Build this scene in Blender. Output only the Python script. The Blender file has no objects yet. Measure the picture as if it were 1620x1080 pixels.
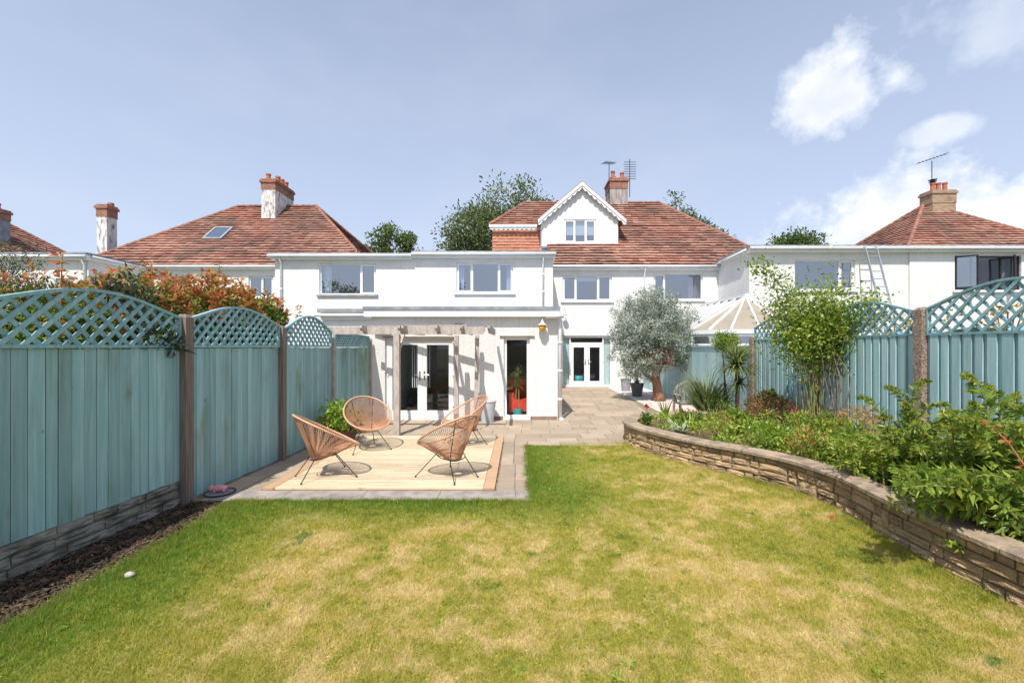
import bpy, math, random
import numpy as np
from mathutils import Vector, Matrix
R = math.radians
random.seed(7); rng = np.random.default_rng(7)
sc = bpy.context.scene
COL = sc.collection

# ------------------------------------------------------------------ camera
EYE = 1.8; F = 680.0; CX = 822.0; CY = 548.0        # pixel units of the 1620 px wide photograph
cam = bpy.data.cameras.new('camera'); camo = bpy.data.objects.new('camera', cam); COL.objects.link(camo)
camo.location = (0, 0, EYE); camo.rotation_euler = (R(90), 0, 0)
cam.sensor_width = 36; cam.lens = 36 * F / 1620
cam.shift_x = -(CX - 810) / 1620; cam.shift_y = (CY - 540) / 1620
cam.clip_start = 0.05; cam.clip_end = 2000
sc.camera = camo
def PX(px, Y): return (px - CX) / F * Y
def PZ(py, Y): return EYE - (py - CY) / F * Y

# ------------------------------------------------------------------ light
SUN_EL, SUN_AZ = R(57), R(17)                          # sun stands behind the camera, a little to its left
d = Vector((math.sin(SUN_AZ) * math.cos(SUN_EL), math.cos(SUN_AZ) * math.cos(SUN_EL), -math.sin(SUN_EL)))
sl = bpy.data.lights.new('sun', 'SUN'); sl.energy = 4.2; sl.angle = R(0.6); sl.color = (1.0, 0.95, 0.87)
so = bpy.data.objects.new('sun', sl); COL.objects.link(so); so.rotation_euler = d.to_track_quat('-Z', 'Y').to_euler()

w = bpy.data.worlds.new('World'); sc.world = w; w.use_nodes = True
wt = w.node_tree; wt.nodes.clear()
def wn(t, **k):
    n = wt.nodes.new(t)
    for a, b in k.items(): setattr(n, a, b)
    return n
def wl(a, b): wt.links.new(a, b)
sky = wn('ShaderNodeTexSky', sky_type='NISHITA'); sky.sun_disc = False
sky.sun_elevation = SUN_EL; sky.sun_rotation = R(180) + SUN_AZ; sky.air_density = 1.0; sky.dust_density = 1.6; sky.ozone_density = 1.0
hz = wn('ShaderNodeMix', data_type='RGBA'); hz.inputs['Factor'].default_value = 0.72
wl(sky.outputs[0], hz.inputs['A']); hz.inputs['B'].default_value = (4.35, 5.0, 6.35, 1)
tc = wn('ShaderNodeTexCoord')
sxyz = wn('ShaderNodeSeparateXYZ'); wl(tc.outputs['Generated'], sxyz.inputs[0])       # haze thickens towards the horizon
hm = wn('ShaderNodeMapRange'); hm.inputs['From Min'].default_value = 0; hm.inputs['From Max'].default_value = .75; hm.inputs['To Min'].default_value = .90; hm.inputs['To Max'].default_value = .30; wl(sxyz.outputs[2], hm.inputs['Value']); wl(hm.outputs[0], hz.inputs['Factor'])
def vmath(op, a, b):
    n = wn('ShaderNodeVectorMath', operation=op)
    for i, v in enumerate((a, b)):
        if v is None: continue
        if isinstance(v, (tuple, Vector)): n.inputs[i].default_value = v
        else: wl(v, n.inputs[i])
    return n
def smath(op, a, b=None, c=None, clamp=False):
    n = wn('ShaderNodeMath', operation=op, use_clamp=clamp)
    for i, v in enumerate((a, b, c)):
        if v is None: continue
        if isinstance(v, (int, float)): n.inputs[i].default_value = v
        else: wl(v, n.inputs[i])
    return n.outputs[0]
nz = wn('ShaderNodeTexNoise'); nz.inputs['Scale'].default_value = 7; nz.inputs['Detail'].default_value = 9; nz.inputs['Roughness'].default_value = 0.62
wl(tc.outputs['Generated'], nz.inputs['Vector'])
nz2 = wn('ShaderNodeTexNoise'); nz2.inputs['Scale'].default_value = 2.2; nz2.inputs['Detail'].default_value = 4
mp = wn('ShaderNodeMapping'); mp.inputs['Scale'].default_value = (1, 1, 2.6); wl(tc.outputs['Generated'], mp.inputs['Vector']); wl(mp.outputs[0], nz2.inputs['Vector'])
total = None
def cloud(px, py, rx, rz, amp):
    """one cloud of the photograph, as a direction and two angular radii"""
    global total
    c = Vector(((px - CX) / F, 1, (CY - py) / F)).normalized()
    df = vmath('SUBTRACT', tc.outputs['Generated'], tuple(c)).outputs[0]
    sq = vmath('MULTIPLY', df, (1 / rx, 1 / rx, 1 / rz)).outputs[0]
    ln = wn('ShaderNodeVectorMath', operation='LENGTH'); wl(sq, ln.inputs[0])
    v = smath('SUBTRACT', 1.0, ln.outputs['Value'])
    v = smath('MULTIPLY_ADD', v, 0.9, smath('MULTIPLY', smath('SUBTRACT', nz.outputs[0], 0.53), 3.4))
    v = smath('MULTIPLY', smath('MULTIPLY', v, 1.75, clamp=True), amp)
    total = v if total is None else smath('MAXIMUM', total, v)
cloud(1330, 150, .095, .08, .8); cloud(1420, 118, .07, .055, .6); cloud(1590, 25, .14, .08, .35); cloud(1490, 205, .045, .022, .5)
cloud(1400, 350, .17, .085, 1.0); cloud(1590, 345, .22, .085, 1.0); cloud(1800, 330, .25, .08, .9)
# faint high veil everywhere, and more broken cloud outside the frame
veil = smath('MULTIPLY', smath('SUBTRACT', nz2.outputs[0], 0.44), 0.9, clamp=True)
total = smath('MAXIMUM', total, smath('MULTIPLY', veil, 0.5))
cm = wn('ShaderNodeMix', data_type='RGBA'); wl(total, cm.inputs['Factor']); wl(hz.outputs['Result'], cm.inputs['A'])
cs_ = wn('ShaderNodeMix', data_type='RGBA'); cs_.inputs['A'].default_value = (5.9, 6.15, 6.9, 1); cs_.inputs['B'].default_value = (7.5, 7.65, 7.9, 1); nz3 = wn('ShaderNodeTexNoise'); nz3.inputs['Scale'].default_value = 13; nz3.inputs['Detail'].default_value = 6; wl(tc.outputs['Generated'], nz3.inputs['Vector']); wl(smath('MULTIPLY', smath('SUBTRACT', nz3.outputs[0], .36), 3.6, clamp=True), cs_.inputs['Factor']); wl(cs_.outputs['Result'], cm.inputs['B'])
bg = wn('ShaderNodeBackground'); bg.inputs['Strength'].default_value = 0.12
wl(cm.outputs['Result'], bg.inputs['Color'])
ow = wn('ShaderNodeOutputWorld'); wl(bg.outputs[0], ow.inputs[0])
vs = sc.view_settings; sc.display_settings.display_device = 'sRGB'
vs.view_transform = 'Standard'; vs.look = 'None'; vs.gamma = 1; vs.use_curve_mapping = False; vs.exposure = 0.42
sc.cycles.max_bounces = 8; sc.cycles.transparent_max_bounces = 12

# ------------------------------------------------------------------ materials
class NT:
    def __init__(s, name):
        s.m = bpy.data.materials.new(name); s.m.use_nodes = True; s.t = s.m.node_tree
        s.b = s.t.nodes['Principled BSDF']; s.out = s.t.nodes['Material Output']
    def n(s, t, **k):
        x = s.t.nodes.new(t)
        for a, b in k.items(): setattr(x, a, b)
        return x
    def l(s, a, b): s.t.links.new(a, b)
    def put(s, sock, v):
        if hasattr(v, 'links') or isinstance(v, bpy.types.NodeSocket): s.l(v, sock)
        else: sock.default_value = (v[0], v[1], v[2], 1) if isinstance(v, tuple) and len(v) == 3 and sock.type == 'RGBA' else v
    def mix(s, f, a, b, mode='MIX'):
        x = s.n('ShaderNodeMix', data_type='RGBA', blend_type=mode)
        s.put(x.inputs['Factor'], f); s.put(x.inputs['A'], a); s.put(x.inputs['B'], b); return x.outputs['Result']
    def math(s, op, a, b=0.0, clamp=False):
        x = s.n('ShaderNodeMath', operation=op, use_clamp=clamp); s.put(x.inputs[0], a); s.put(x.inputs[1], b); return x.outputs[0]
    def noise(s, scale, detail=5, rough=.55, stretch=None, coord='P', dist=0.0):
        if coord == 'P': c = s.n('ShaderNodeNewGeometry').outputs['Position']
        else: c = s.n('ShaderNodeTexCoord').outputs['Object']
        if stretch:
            mpn = s.n('ShaderNodeMapping'); mpn.inputs['Scale'].default_value = stretch; s.l(c, mpn.inputs['Vector']); c = mpn.outputs[0]
        x = s.n('ShaderNodeTexNoise'); x.inputs['Scale'].default_value = scale; x.inputs['Detail'].default_value = detail
        x.inputs['Roughness'].default_value = rough; x.inputs['Distortion'].default_value = dist; s.l(c, x.inputs['Vector']); return x.outputs[0]
    def step(s, v, lo, hi):
        x = s.n('ShaderNodeMapRange'); x.interpolation_type = 'SMOOTHSTEP'; s.put(x.inputs['Value'], v)
        x.inputs['From Min'].default_value = lo; x.inputs['From Max'].default_value = hi; return x.outputs[0]
    def rand(s, island=True):
        return s.n('ShaderNodeNewGeometry').outputs['Random Per Island'] if island else s.n('ShaderNodeObjectInfo').outputs['Random']
    def bump(s, h, strength=.4, dist=.02):
        x = s.n('ShaderNodeBump'); x.inputs['Strength'].default_value = strength; x.inputs['Distance'].default_value = dist
        s.l(h, x.inputs['Height']); s.l(x.outputs[0], s.b.inputs['Normal'])
    def value(s, c, v):
        x = s.n('ShaderNodeHueSaturation'); s.put(x.inputs['Color'], c); s.put(x.inputs['Value'], v); return x.outputs[0]
    def done(s, c, rough=.7, metal=0.0, spec=.4):
        s.put(s.b.inputs['Base Color'], c); s.b.inputs['Roughness'].default_value = rough
        s.b.inputs['Metallic'].default_value = metal; s.b.inputs['Specular IOR Level'].default_value = spec; return s.m
def simple(name, c1, c2=None, scale=8, rough=.6, metal=0.0, bump=0, bs=40, rnd=0, island=False, stretch=None, spec=.4, lo=.35, hi=.65, coord='P', det=5):
    t = NT(name); c = c1
    if c2: c = t.mix(t.step(t.noise(scale, det, stretch=stretch, coord=coord), lo, hi), c1, c2)
    if rnd:
        v = t.math('ADD', t.math('MULTIPLY', t.rand(island), rnd), 1 - rnd / 2); c = t.value(c, v)
    if bump: t.bump(t.noise(bs, 4, stretch=stretch, coord=coord), bump)
    return t.done(c, rough, metal, spec)
def leafmat(name, cols, rough=.45, trans=.35, seed_noise=1.5):
    """leaf colours picked leaf by leaf"""
    t = NT(name); rd = t.rand(True); ramp = t.n('ShaderNodeValToRGB'); ramp.color_ramp.interpolation = 'LINEAR'
    e = ramp.color_ramp.elements
    while len(e) < len(cols): e.new(.5)
    for i, c in enumerate(cols): e[i].position = i / (len(cols) - 1); e[i].color = (*c, 1)
    v = t.math('ADD', t.math('MULTIPLY', rd, .62), t.math('MULTIPLY', t.math('SUBTRACT', t.noise(seed_noise, 3), .3), .75), clamp=True)
    t.l(v, ramp.inputs[0]); c = ramp.outputs[0]
    t.done(c, rough, 0, .35)
    tr = t.n('ShaderNodeBsdfTranslucent'); br = t.value(c, 1.5); t.l(br, tr.inputs['Color'])
    mx = t.n('ShaderNodeMixShader'); mx.inputs[0].default_value = trans
    t.l(t.b.outputs[0], mx.inputs[1]); t.l(tr.outputs[0], mx.inputs[2]); t.l(mx.outputs[0], t.out.inputs[0])
    return t.m
M = {}
def mk_render():
    t = NT('white_pebbledash'); n1 = t.noise(1.1, 5, .6); n2 = t.noise(.35, 3)
    c = t.mix(t.step(n1, .35, .75), (.78, .775, .76), (.70, .695, .68))
    st = t.noise(2.2, 5, .6, stretch=(5, 5, .35)); c = t.mix(t.math('MULTIPLY', t.step(st, .50, .75), .38), c, (.55, .54, .5))
    vor = t.n('ShaderNodeTexVoronoi'); vor.inputs['Scale'].default_value = 60
    t.l(t.n('ShaderNodeNewGeometry').outputs['Position'], vor.inputs['Vector'])
    h = t.math('ADD', t.math('MULTIPLY', vor.outputs['Distance'], -.6), t.noise(22, 4)); t.bump(h, .55, .018)
    return t.done(c, .85, 0, .2)
M['render'] = mk_render()
M['smooth_white'] = simple('white_smooth_wall', (.80, .80, .79), (.70, .70, .68), 1.5, .7, bump=.15, bs=30)
M['upvc'] = simple('white_upvc', (.82, .83, .84), (.76, .77, .78), 3, .3, spec=.5)
M['grey_sill'] = simple('grey_sill', (.22, .23, .25), (.34, .35, .36), 6, .7, bump=.2)
M['felt'] = simple('grey_roof_felt', (.20, .22, .26), (.30, .32, .35), 4, .8, bump=.2)
M['dark_frame'] = simple('dark_window_frame', (.025, .022, .025), None, rough=.3)
M['blind'] = simple('white_blind', (.75, .77, .80), (.66, .69, .73), 14, .8, stretch=(1, 1, 6))
M['curtain'] = simple('curtain', (.70, .74, .80), (.45, .52, .63), 22, .9, stretch=(1, 1, .02))
M['curtain_blue'] = simple('blue_curtain', (.40, .58, .82), (.62, .74, .88), 22, .9, stretch=(1, 1, .02))
M['curtain_dark'] = simple('mauve_curtain', (.30, .26, .33), (.12, .10, .14), 22, .9, stretch=(1, 1, .02))
M['floral'] = simple('teal_floral_curtain', (.48, .60, .58), (.14, .32, .34), 22, .9, lo=.58, hi=.66)
M['room'] = simple('room_wall', (.42, .44, .50), (.34, .36, .42), 1, .9)
M['room_floor'] = simple('room_floor', (.34, .27, .20), (.24, .19, .14), 6, .6, stretch=(8, 1, 1))
def glass(name, tint, refl, rough=.01):
    t = NT(name); t.t.nodes.remove(t.b)
    g = t.n('ShaderNodeBsdfGlossy'); g.inputs['Roughness'].default_value = rough; g.inputs['Color'].default_value = (.92, .95, 1, 1)
    tr = t.n('ShaderNodeBsdfTransparent'); tr.inputs['Color'].default_value = (*tint, 1)
    fr = t.n('ShaderNodeFresnel'); t.l(t.math('SUBTRACT', 1.5, t.math('MULTIPLY', t.n('ShaderNodeNewGeometry').outputs['Backfacing'], 1.5 - 1 / 1.5)), fr.inputs['IOR'])
    f = t.math('ADD', t.math('MULTIPLY', fr.outputs[0], 1.4), refl, clamp=True)
    mx = t.n('ShaderNodeMixShader'); t.l(f, mx.inputs[0]); t.l(tr.outputs[0], mx.inputs[1]); t.l(g.outputs[0], mx.inputs[2])
    t.l(mx.outputs[0], t.out.inputs[0]); return t.m
M['glass_slim'] = glass('clear_glass', (.98, .98, .98), -.02)
M['glass'] = glass('window_glass', (.75, .8, .86), .30)
M['glass_door'] = glass('door_glass', (.96, .98, .98), .02)
M['skylight'] = glass('skylight_glass', (.3, .35, .4), .45)
def mk_tiles(name, a, b, c3, warm):
    t = NT(name); rd = t.rand(True)
    col = t.mix(t.step(rd, .1, .9), a, b)
    n1 = t.noise(.55, 6, .65, dist=.6); n2 = t.noise(9, 5, .7); n3 = t.noise(.25, 3)
    col = t.mix(t.math('MULTIPLY', t.step(n1, .44, .66), .75), col, c3)
    col = t.mix(t.math('MULTIPLY', t.step(n3, .5, .68), .6), col, warm)
    col = t.mix(t.math('MULTIPLY', t.step(n2, .56, .75), .5), col, (.36, .27, .21))
    row = t.noise(1.6, 3, .5, stretch=(.12, .12, 2.4)); col = t.mix(t.math('MULTIPLY', t.step(row, .48, .62), .5), col, (.42, .24, .18))
    t.bump(t.noise(30, 4), .3); return t.done(col, .75, 0, .3)
M['tiles'] = mk_tiles('weathered_red_roof_tiles', (.27, .105, .072), (.42, .215, .155), (.13, .08, .064), (.38, .115, .07))
M['tile_band'] = simple('dark_tile_band', (.05, .032, .029), (.12, .065, .05), 1.4, .95, rnd=.8, island=True)
M['tiles_orange'] = mk_tiles('orange_hung_tiles', (.50, .20, .12), (.56, .25, .16), (.40, .16, .10), (.58, .24, .15))
M['roof_base'] = simple('roof_underside', (.05, .03, .025), None, rough=.9)
M['ridge'] = simple('ridge_tile', (.34, .15, .10), (.20, .10, .075), 4, .8, bump=.3, rnd=.3, island=True)
def mk_brick(name, a, b, mortar):
    t = NT(name); co = t.n('ShaderNodeNewGeometry').outputs['Position']
    sx = t.n('ShaderNodeSeparateXYZ'); t.l(co, sx.inputs[0]); cx = t.n('ShaderNodeCombineXYZ')
    t.l(t.math('ADD', sx.outputs[0], sx.outputs[1]), cx.inputs[0]); t.l(sx.outputs[2], cx.inputs[1])
    br = t.n('ShaderNodeTexBrick'); t.l(cx.outputs[0], br.inputs['Vector']); br.inputs['Scale'].default_value = 1
    br.inputs['Brick Width'].default_value = .225; br.inputs['Row Height'].default_value = .075; br.inputs['Mortar Size'].default_value = .008
    br.inputs['Color1'].default_value = (*a, 1); br.inputs['Color2'].default_value = (*b, 1); br.inputs['Mortar'].default_value = (*mortar, 1)
    c = t.mix(t.math('MULTIPLY', t.step(t.noise(5, 5), .5, .75), .5), br.outputs['Color'], (.12, .08, .07))
    t.bump(t.math('ADD', t.math('MULTIPLY', br.outputs['Fac'], -1), t.noise(40)), .5); return t.done(c, .85, 0, .2)
M['brick'] = mk_brick('red_chimney_brick', (.40, .15, .09), (.22, .085, .06), (.38, .32, .27))
M['brick_buff'] = mk_brick('buff_chimney_brick', (.42, .30, .18), (.33, .20, .13), (.38, .33, .27))
M['stack'] = simple('weathered_white_stack', (.66, .65, .63), (.22, .20, .20), 3.5, .9, bump=.5, lo=.45, hi=.68, stretch=(2, 2, .8))
M['stack_grey'] = simple('grey_stack', (.42, .38, .35), (.24, .21, .20), 4, .9, bump=.5, stretch=(3, 3, .5))
M['stack_blue'] = simple('bluegrey_stack', (.30, .31, .37), (.2, .2, .24), 4, .9, bump=.5)
M['pot_terra'] = simple('terracotta', (.50, .17, .09), (.38, .13, .08), 6, .8, bump=.2)
M['metal_dark'] = simple('dark_metal', (.05, .05, .055), None, rough=.45, metal=.6)
M['aluminium'] = simple('aluminium', (.62, .63, .65), None, rough=.35, metal=.85)
M['chrome'] = simple('handle_metal', (.55, .52, .46), None, rough=.25, metal=.9)
def mk_fence(name, base, pale, green_amt):
    t = NT(name)
    g = t.noise(3, 6, .6, stretch=(9, 9, .35)); c = t.mix(t.step(g, .35, .7), base, pale)
    alg = t.noise(1.3, 5, .6, stretch=(1.6, 1.6, .6)); c = t.mix(t.math('MULTIPLY', t.step(alg, .50, .70), t.math('MULTIPLY', green_amt, t.math('ADD', .5, t.math('MULTIPLY', t.step(t.noise(.55, 2), .46, .58), .75)))), c, (.17, .22, .11))
    kn = t.noise(14, 3, .7, stretch=(1, 1, .6)); c = t.mix(t.math('MULTIPLY', t.step(kn, .70, .76), .7), c, (.07, .10, .09))
    dk = t.noise(30, 4, .7, stretch=(1, 1, .05)); c = t.mix(t.math('MULTIPLY', t.step(dk, .56, .75), .35), c, (.12, .19, .20))
    c = t.value(c, t.math('ADD', t.math('MULTIPLY', t.rand(False), .34), .84))
    t.bump(t.noise(14, 5, stretch=(12, 12, .5)), .35, .01); return t.done(c, .65, 0, .25)
M['fence'] = mk_fence('teal_fence_paint', (.235, .42, .435), (.335, .51, .52), .7)
M['fence_right'] = mk_fence('pale_teal_fence_paint', (.30, .48, .51), (.44, .60, .61), .12)
M['fence_trellis'] = mk_fence('teal_trellis_paint', (.21, .39, .43), (.31, .48, .50), .2)
M['gap_shade'] = simple('painted_gap_shade', (.045, .05, .045), None, rough=.9)  # dark colour for the painted shade in the board gaps
M['post_wood'] = simple('weathered_post', (.25, .20, .17), (.15, .12, .10), 5, .85, bump=.5, bs=20, stretch=(8, 8, .4))
def mk_conc():
    t = NT('exposed_aggregate_concrete'); v = t.n('ShaderNodeTexVoronoi'); v.inputs['Scale'].default_value = 70
    t.l(t.n('ShaderNodeNewGeometry').outputs['Position'], v.inputs['Vector'])
    c = t.mix(v.outputs['Color'], (.13, .08, .06), (.40, .30, .24)); 
    r = t.n('ShaderNodeSeparateColor'); t.l(v.outputs['Color'], r.inputs[0]); c = t.mix(r.outputs[0], (.12, .08, .06), (.45, .34, .27))
    t.bump(v.outputs['Distance'], .8, .01); return t.done(c, .85)
M['aggregate'] = mk_conc()
M['gravel_board'] = simple('rough_concrete_block', (.25, .235, .20), (.10, .10, .08), 6, .9, bump=.9, bs=18, rnd=.3, lo=.4, hi=.7)
M['pergola'] = simple('bleached_timber', (.50, .44, .40), (.38, .33, .30), 5, .8, bump=.4, bs=20, stretch=(3, 3, 1), rnd=.15)
def mk_deck(name, a, b, kn):
    t = NT(name); g = t.noise(4, 6, .6, stretch=(.5, 9, 9)); c = t.mix(t.step(g, .3, .7), a, b)
    k = t.noise(7, 2, .5, stretch=(.8, 2.5, 1)); c = t.mix(t.math('MULTIPLY', t.step(k, .66, .76), .65), c, kn)
    st = t.noise(3.2, 4, .6, stretch=(.35, 1.2, 1)); c = t.mix(t.math('MULTIPLY', t.step(st, .52, .68), .4), c, (.46, .33, .21))
    c = t.value(c, t.math('ADD', t.math('MULTIPLY', t.rand(False), .28), .84)); t.bump(g, .25, .01); return t.done(c, .6, 0, .3)
M['deck'] = mk_deck('new_pine_decking', (.66, .54, .385), (.56, .44, .29), (.30, .19, .11))
M['deck_edge'] = mk_deck('deck_edge_board', (.47, .31, .19), (.40, .25, .15), (.25, .14, .08))
def mk_slab():
    t = NT('sandstone_paving'); n1 = t.noise(1.1, 5, .6); c = t.mix(t.step(n1, .35, .65), (.34, .275, .205), (.39, .30, .225))
    c = t.mix(t.math('MULTIPLY', t.step(t.noise(7, 5, .65), .5, .72), .5), c, (.26, .24, .22))
    c = t.mix(t.math('MULTIPLY', t.step(t.noise(3.3, 5, .6, stretch=(1, 1, 1)), .55, .7), .4), c, (.44, .38, .29))
    c = t.value(c, t.math('ADD', t.math('MULTIPLY', t.rand(False), .30), .84)); t.bump(t.noise(16, 6, .6), .45, .02); return t.done(c, .8, 0, .25)
M['slab'] = mk_slab()
M['edging'] = simple('grey_edging_stone', (.36, .31, .28), (.24, .21, .20), 5, .85, bump=.4, bs=25, rnd=.15)
M['mortar'] = simple('sandy_joint', (.30, .24, .16), (.15, .14, .09), 9, .95, bump=.4)
def mk_stone():
    t = NT('buff_walling_stone'); n1 = t.noise(4, 6, .65); c = t.mix(t.step(n1, .35, .65), (.52, .37, .21), (.36, .26, .165))
    c = t.mix(t.math('MULTIPLY', t.step(t.noise(11, 5, .7), .55, .72), .5), c, (.14, .11, .09))
    c = t.mix(t.math('MULTIPLY', t.step(t.noise(6, 5, .7, stretch=(1.4, 1.4, 1.4)), .58, .7), .5), c, (.45, .42, .37))
    c = t.value(c, t.math('ADD', t.math('MULTIPLY', t.rand(False), .55), .75)); t.bump(t.noise(30, 6, .7), 1.0, .035); return t.done(c, .95, 0, .1)
M['stone'] = mk_stone()
M['coping'] = simple('weathered_coping', (.36, .28, .20), (.22, .175, .135), 5, .9, bump=.8, bs=22, rnd=.15, lo=.4, hi=.65, spec=.2)
M['wall_core'] = simple('dark_wall_mortar', (.14, .12, .10), (.27, .23, .18), 12, .95, bump=.6)
def lawn_color(t, blade):
    P = t.n('ShaderNodeNewGeometry').outputs['Position']; s = t.n('ShaderNodeSeparateXYZ'); t.l(P, s.inputs[0]); X, Y = s.outputs[0], s.outputs[1]
    n1 = t.noise(.95, 6, .6, stretch=(1, 1, .01), dist=.5); n2 = t.noise(3.6, 5, .6, stretch=(1, 1, .01)); n3 = t.noise(11, 3, .6, stretch=(1, 1, .01))
    v = t.math('ADD', t.math('MULTIPLY', n1, .55), t.math('MULTIPLY', n2, .45))
    v = t.math('ADD', v, t.math('MULTIPLY', t.math('SUBTRACT', n3, .5), .22))
    left = t.step(X, -1.9, -3.1); far = t.math('MULTIPLY', t.step(Y, 4.1, 5.1), t.step(X, 1.6, .2)); wall = t.math('MULTIPLY', t.step(X, 2.7, 3.5), .45)
    g = t.math('MAXIMUM', t.math('MAXIMUM', left, far), wall)
    v = t.math('ADD', v, t.math('MULTIPLY', g, -.17))
    dry = t.step(v, .25, .62)
    a = t.mix(t.step(n3, .35, .65), (.17, .25, .020), (.29, .33, .036)); b = t.mix(t.step(n2, .4, .65), (.60, .50, .15), (.70, .58, .29))
    mid_ = t.mix(n3, (.37, .39, .05), (.49, .44, .095)); c = t.mix(t.step(dry, 0, .5), a, mid_); c = t.mix(t.step(dry, .5, 1), c, b)
    clover = t.noise(2.1, 4, .55, stretch=(1, 1, .01)); c = t.mix(t.math('MULTIPLY', t.step(clover, .64, .70), .75), c, (.13, .25, .025))
    thatch = t.noise(5.2, 6, .7, stretch=(1.2, 1, .01)); c = t.mix(t.math('MULTIPLY', t.step(thatch, .58, .70), .5), c, (.62, .53, .26))
    lush = t.math('MULTIPLY', t.math('MAXIMUM', left, far), t.step(n2, .35, .6)); c = t.mix(t.math('MULTIPLY', lush, .65), c, (.13, .29, .022))
    if blade:
        rd = t.rand(True); c = t.mix(t.math('MULTIPLY', t.step(rd, .75, 1), .5), c, (.52, .45, .24))
        c = t.value(c, t.math('ADD', t.math('MULTIPLY', rd, .5), .80))
    return c
t = NT('lawn_soil_and_thatch'); c = lawn_color(t, False); c = t.mix(.30, c, (.38, .32, .14)); t.bump(t.noise(60, 4), .6, .01); M['lawn'] = t.done(c, .95, 0, .1)
t = NT('grass_blade'); c = lawn_color(t, True); t.done(c, .6, 0, .2)
tr = t.n('ShaderNodeBsdfTranslucent'); t.l(c, tr.inputs['Color']); mx = t.n('ShaderNodeMixShader'); mx.inputs[0].default_value = .5
t.l(t.b.outputs[0], mx.inputs[1]); t.l(tr.outputs[0], mx.inputs[2]); t.l(mx.outputs[0], t.out.inputs[0]); M['blade'] = t.m
M['soil'] = simple('dark_bark_soil', (.034, .024, .016), (.07, .048, .030), 14, .95, bump=1.0, bs=30)
M['soil_bed'] = simple('bed_soil', (.10, .065, .045), (.18, .11, .07), 9, .95, bump=1.0, bs=25)
M['bark'] = simple('bark_chip', (.042, .029, .019), (.14, .09, .055), 5, .9, rnd=.9, island=True)
M['far_ground'] = simple('far_ground', (.10, .12, .05), (.16, .14, .09), .2, .95)
M['pebble'] = simple('white_pebble', (.66, .64, .62), (.50, .46, .45), 4, .7, rnd=.5, island=True)
M['terra_chip'] = simple('terracotta_chip', (.52, .23, .16), (.70, .55, .48), 5, .8, rnd=.4, island=True)
M['cord'] = simple('tan_plastic_cord', (.56, .30, .18), (.46, .23, .13), 6, .4, spec=.5)
M['rim'] = simple('tan_wrapped_rim', (.60, .37, .23), (.50, .28, .16), 30, .45, spec=.5)
M['rod'] = simple('black_steel_rod', (.035, .035, .03), None, rough=.5, metal=.3)
M['trunk'] = simple('brown_bark', (.22, .12, .08), (.11, .065, .05), 7, .9, bump=.9, bs=20, stretch=(3, 3, .7))
M['trunk_red'] = simple('reddish_peeling_bark', (.33, .15, .09), (.17, .09, .065), 6, .9, bump=.9, bs=16, stretch=(3, 3, .6))
M['stem_green'] = simple('green_stem', (.20, .24, .08), (.28, .22, .10), 6, .7)
M['stem_red'] = simple('red_stem', (.30, .08, .05), (.36, .16, .09), 6, .7)
M['lf_tree'] = leafmat('tree_leaves', [(.035, .06, .02), (.09, .13, .04), (.17, .21, .075), (.24, .25, .12)], seed_noise=.4)
M['lf_tree_light'] = leafmat('light_tree_leaves', [(.04, .08, .02), (.10, .15, .035), (.17, .22, .06)], seed_noise=.5)
M['lf_euc'] = leafmat('eucalyptus_leaves', [(.09, .13, .09), (.20, .26, .19), (.36, .42, .34), (.54, .58, .50), (.36, .27, .17)], seed_noise=1.8, trans=.2)
M['lf_euc_rust'] = leafmat('rusty_leaves', [(.22, .10, .06), (.34, .18, .11), (.26, .22, .16)], seed_noise=2)
M['lf_green'] = leafmat('hedge_leaves', [(.035, .07, .018), (.09, .16, .03), (.18, .26, .04), (.30, .33, .06)], seed_noise=2)
M['lf_red'] = leafmat('red_shoots', [(.22, .26, .05), (.36, .28, .05), (.44, .20, .07), (.52, .11, .06), (.42, .06, .05)], seed_noise=2)
M['lf_dark'] = leafmat('dark_shrub_leaves', [(.018, .035, .016), (.05, .075, .03), (.12, .13, .07), (.16, .13, .08)], seed_noise=2.5)
M['lf_rose'] = leafmat('rose_leaves', [(.05, .11, .02), (.12, .21, .03), (.23, .33, .04), (.37, .40, .06), (.30, .19, .06)], seed_noise=2.2)
M['lf_bright'] = leafmat('bright_leaves', [(.06, .15, .02), (.16, .28, .03), (.32, .42, .05), (.46, .48, .08)], seed_noise=4)
M['lf_cover'] = leafmat('ground_cover_leaves', [(.07, .15, .02), (.19, .32, .035), (.36, .46, .06), (.48, .48, .09)], seed_noise=3)
M['lf_spike'] = leafmat('shrub_leaves', [(.06, .12, .022), (.15, .24, .035), (.29, .37, .055), (.42, .44, .08)], seed_noise=2.5)
M['lf_bud'] = leafmat('yellow_green_buds', [(.14, .20, .03), (.25, .30, .04), (.40, .40, .06)], seed_noise=4)
M['lf_rust'] = leafmat('rust_leaves', [(.10, .14, .04), (.30, .16, .07), (.40, .20, .10), (.34, .26, .12)], seed_noise=3)
M['lf_ochre'] = leafmat('ochre_blades', [(.20, .19, .05), (.40, .28, .10), (.46, .22, .08), (.30, .30, .08)], seed_noise=3)
M['lf_cord'] = leafmat('cordyline_leaves', [(.05, .10, .03), (.14, .21, .06), (.30, .33, .13), (.42, .42, .20)], seed_noise=2)
M['lf_phorm'] = leafmat('phormium_leaves', [(.05, .09, .03), (.16, .21, .07), (.36, .38, .18)], seed_noise=3)
M['lf_vine'] = leafmat('yellow_vine_leaves', [(.20, .22, .04), (.45, .32, .06), (.44, .18, .05)], seed_noise=3)
M['flower_red'] = simple('red_petals', (.62, .02, .02), (.5, .01, .01), 30, .6)
M['flower_pink'] = simple('pink_petals', (.60, .20, .20), (.42, .10, .12), 30, .6, rnd=.5, island=True)
M['pot_grey'] = simple('dark_grey_pot', (.10, .11, .13), (.14, .15, .17), 6, .5)
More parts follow.
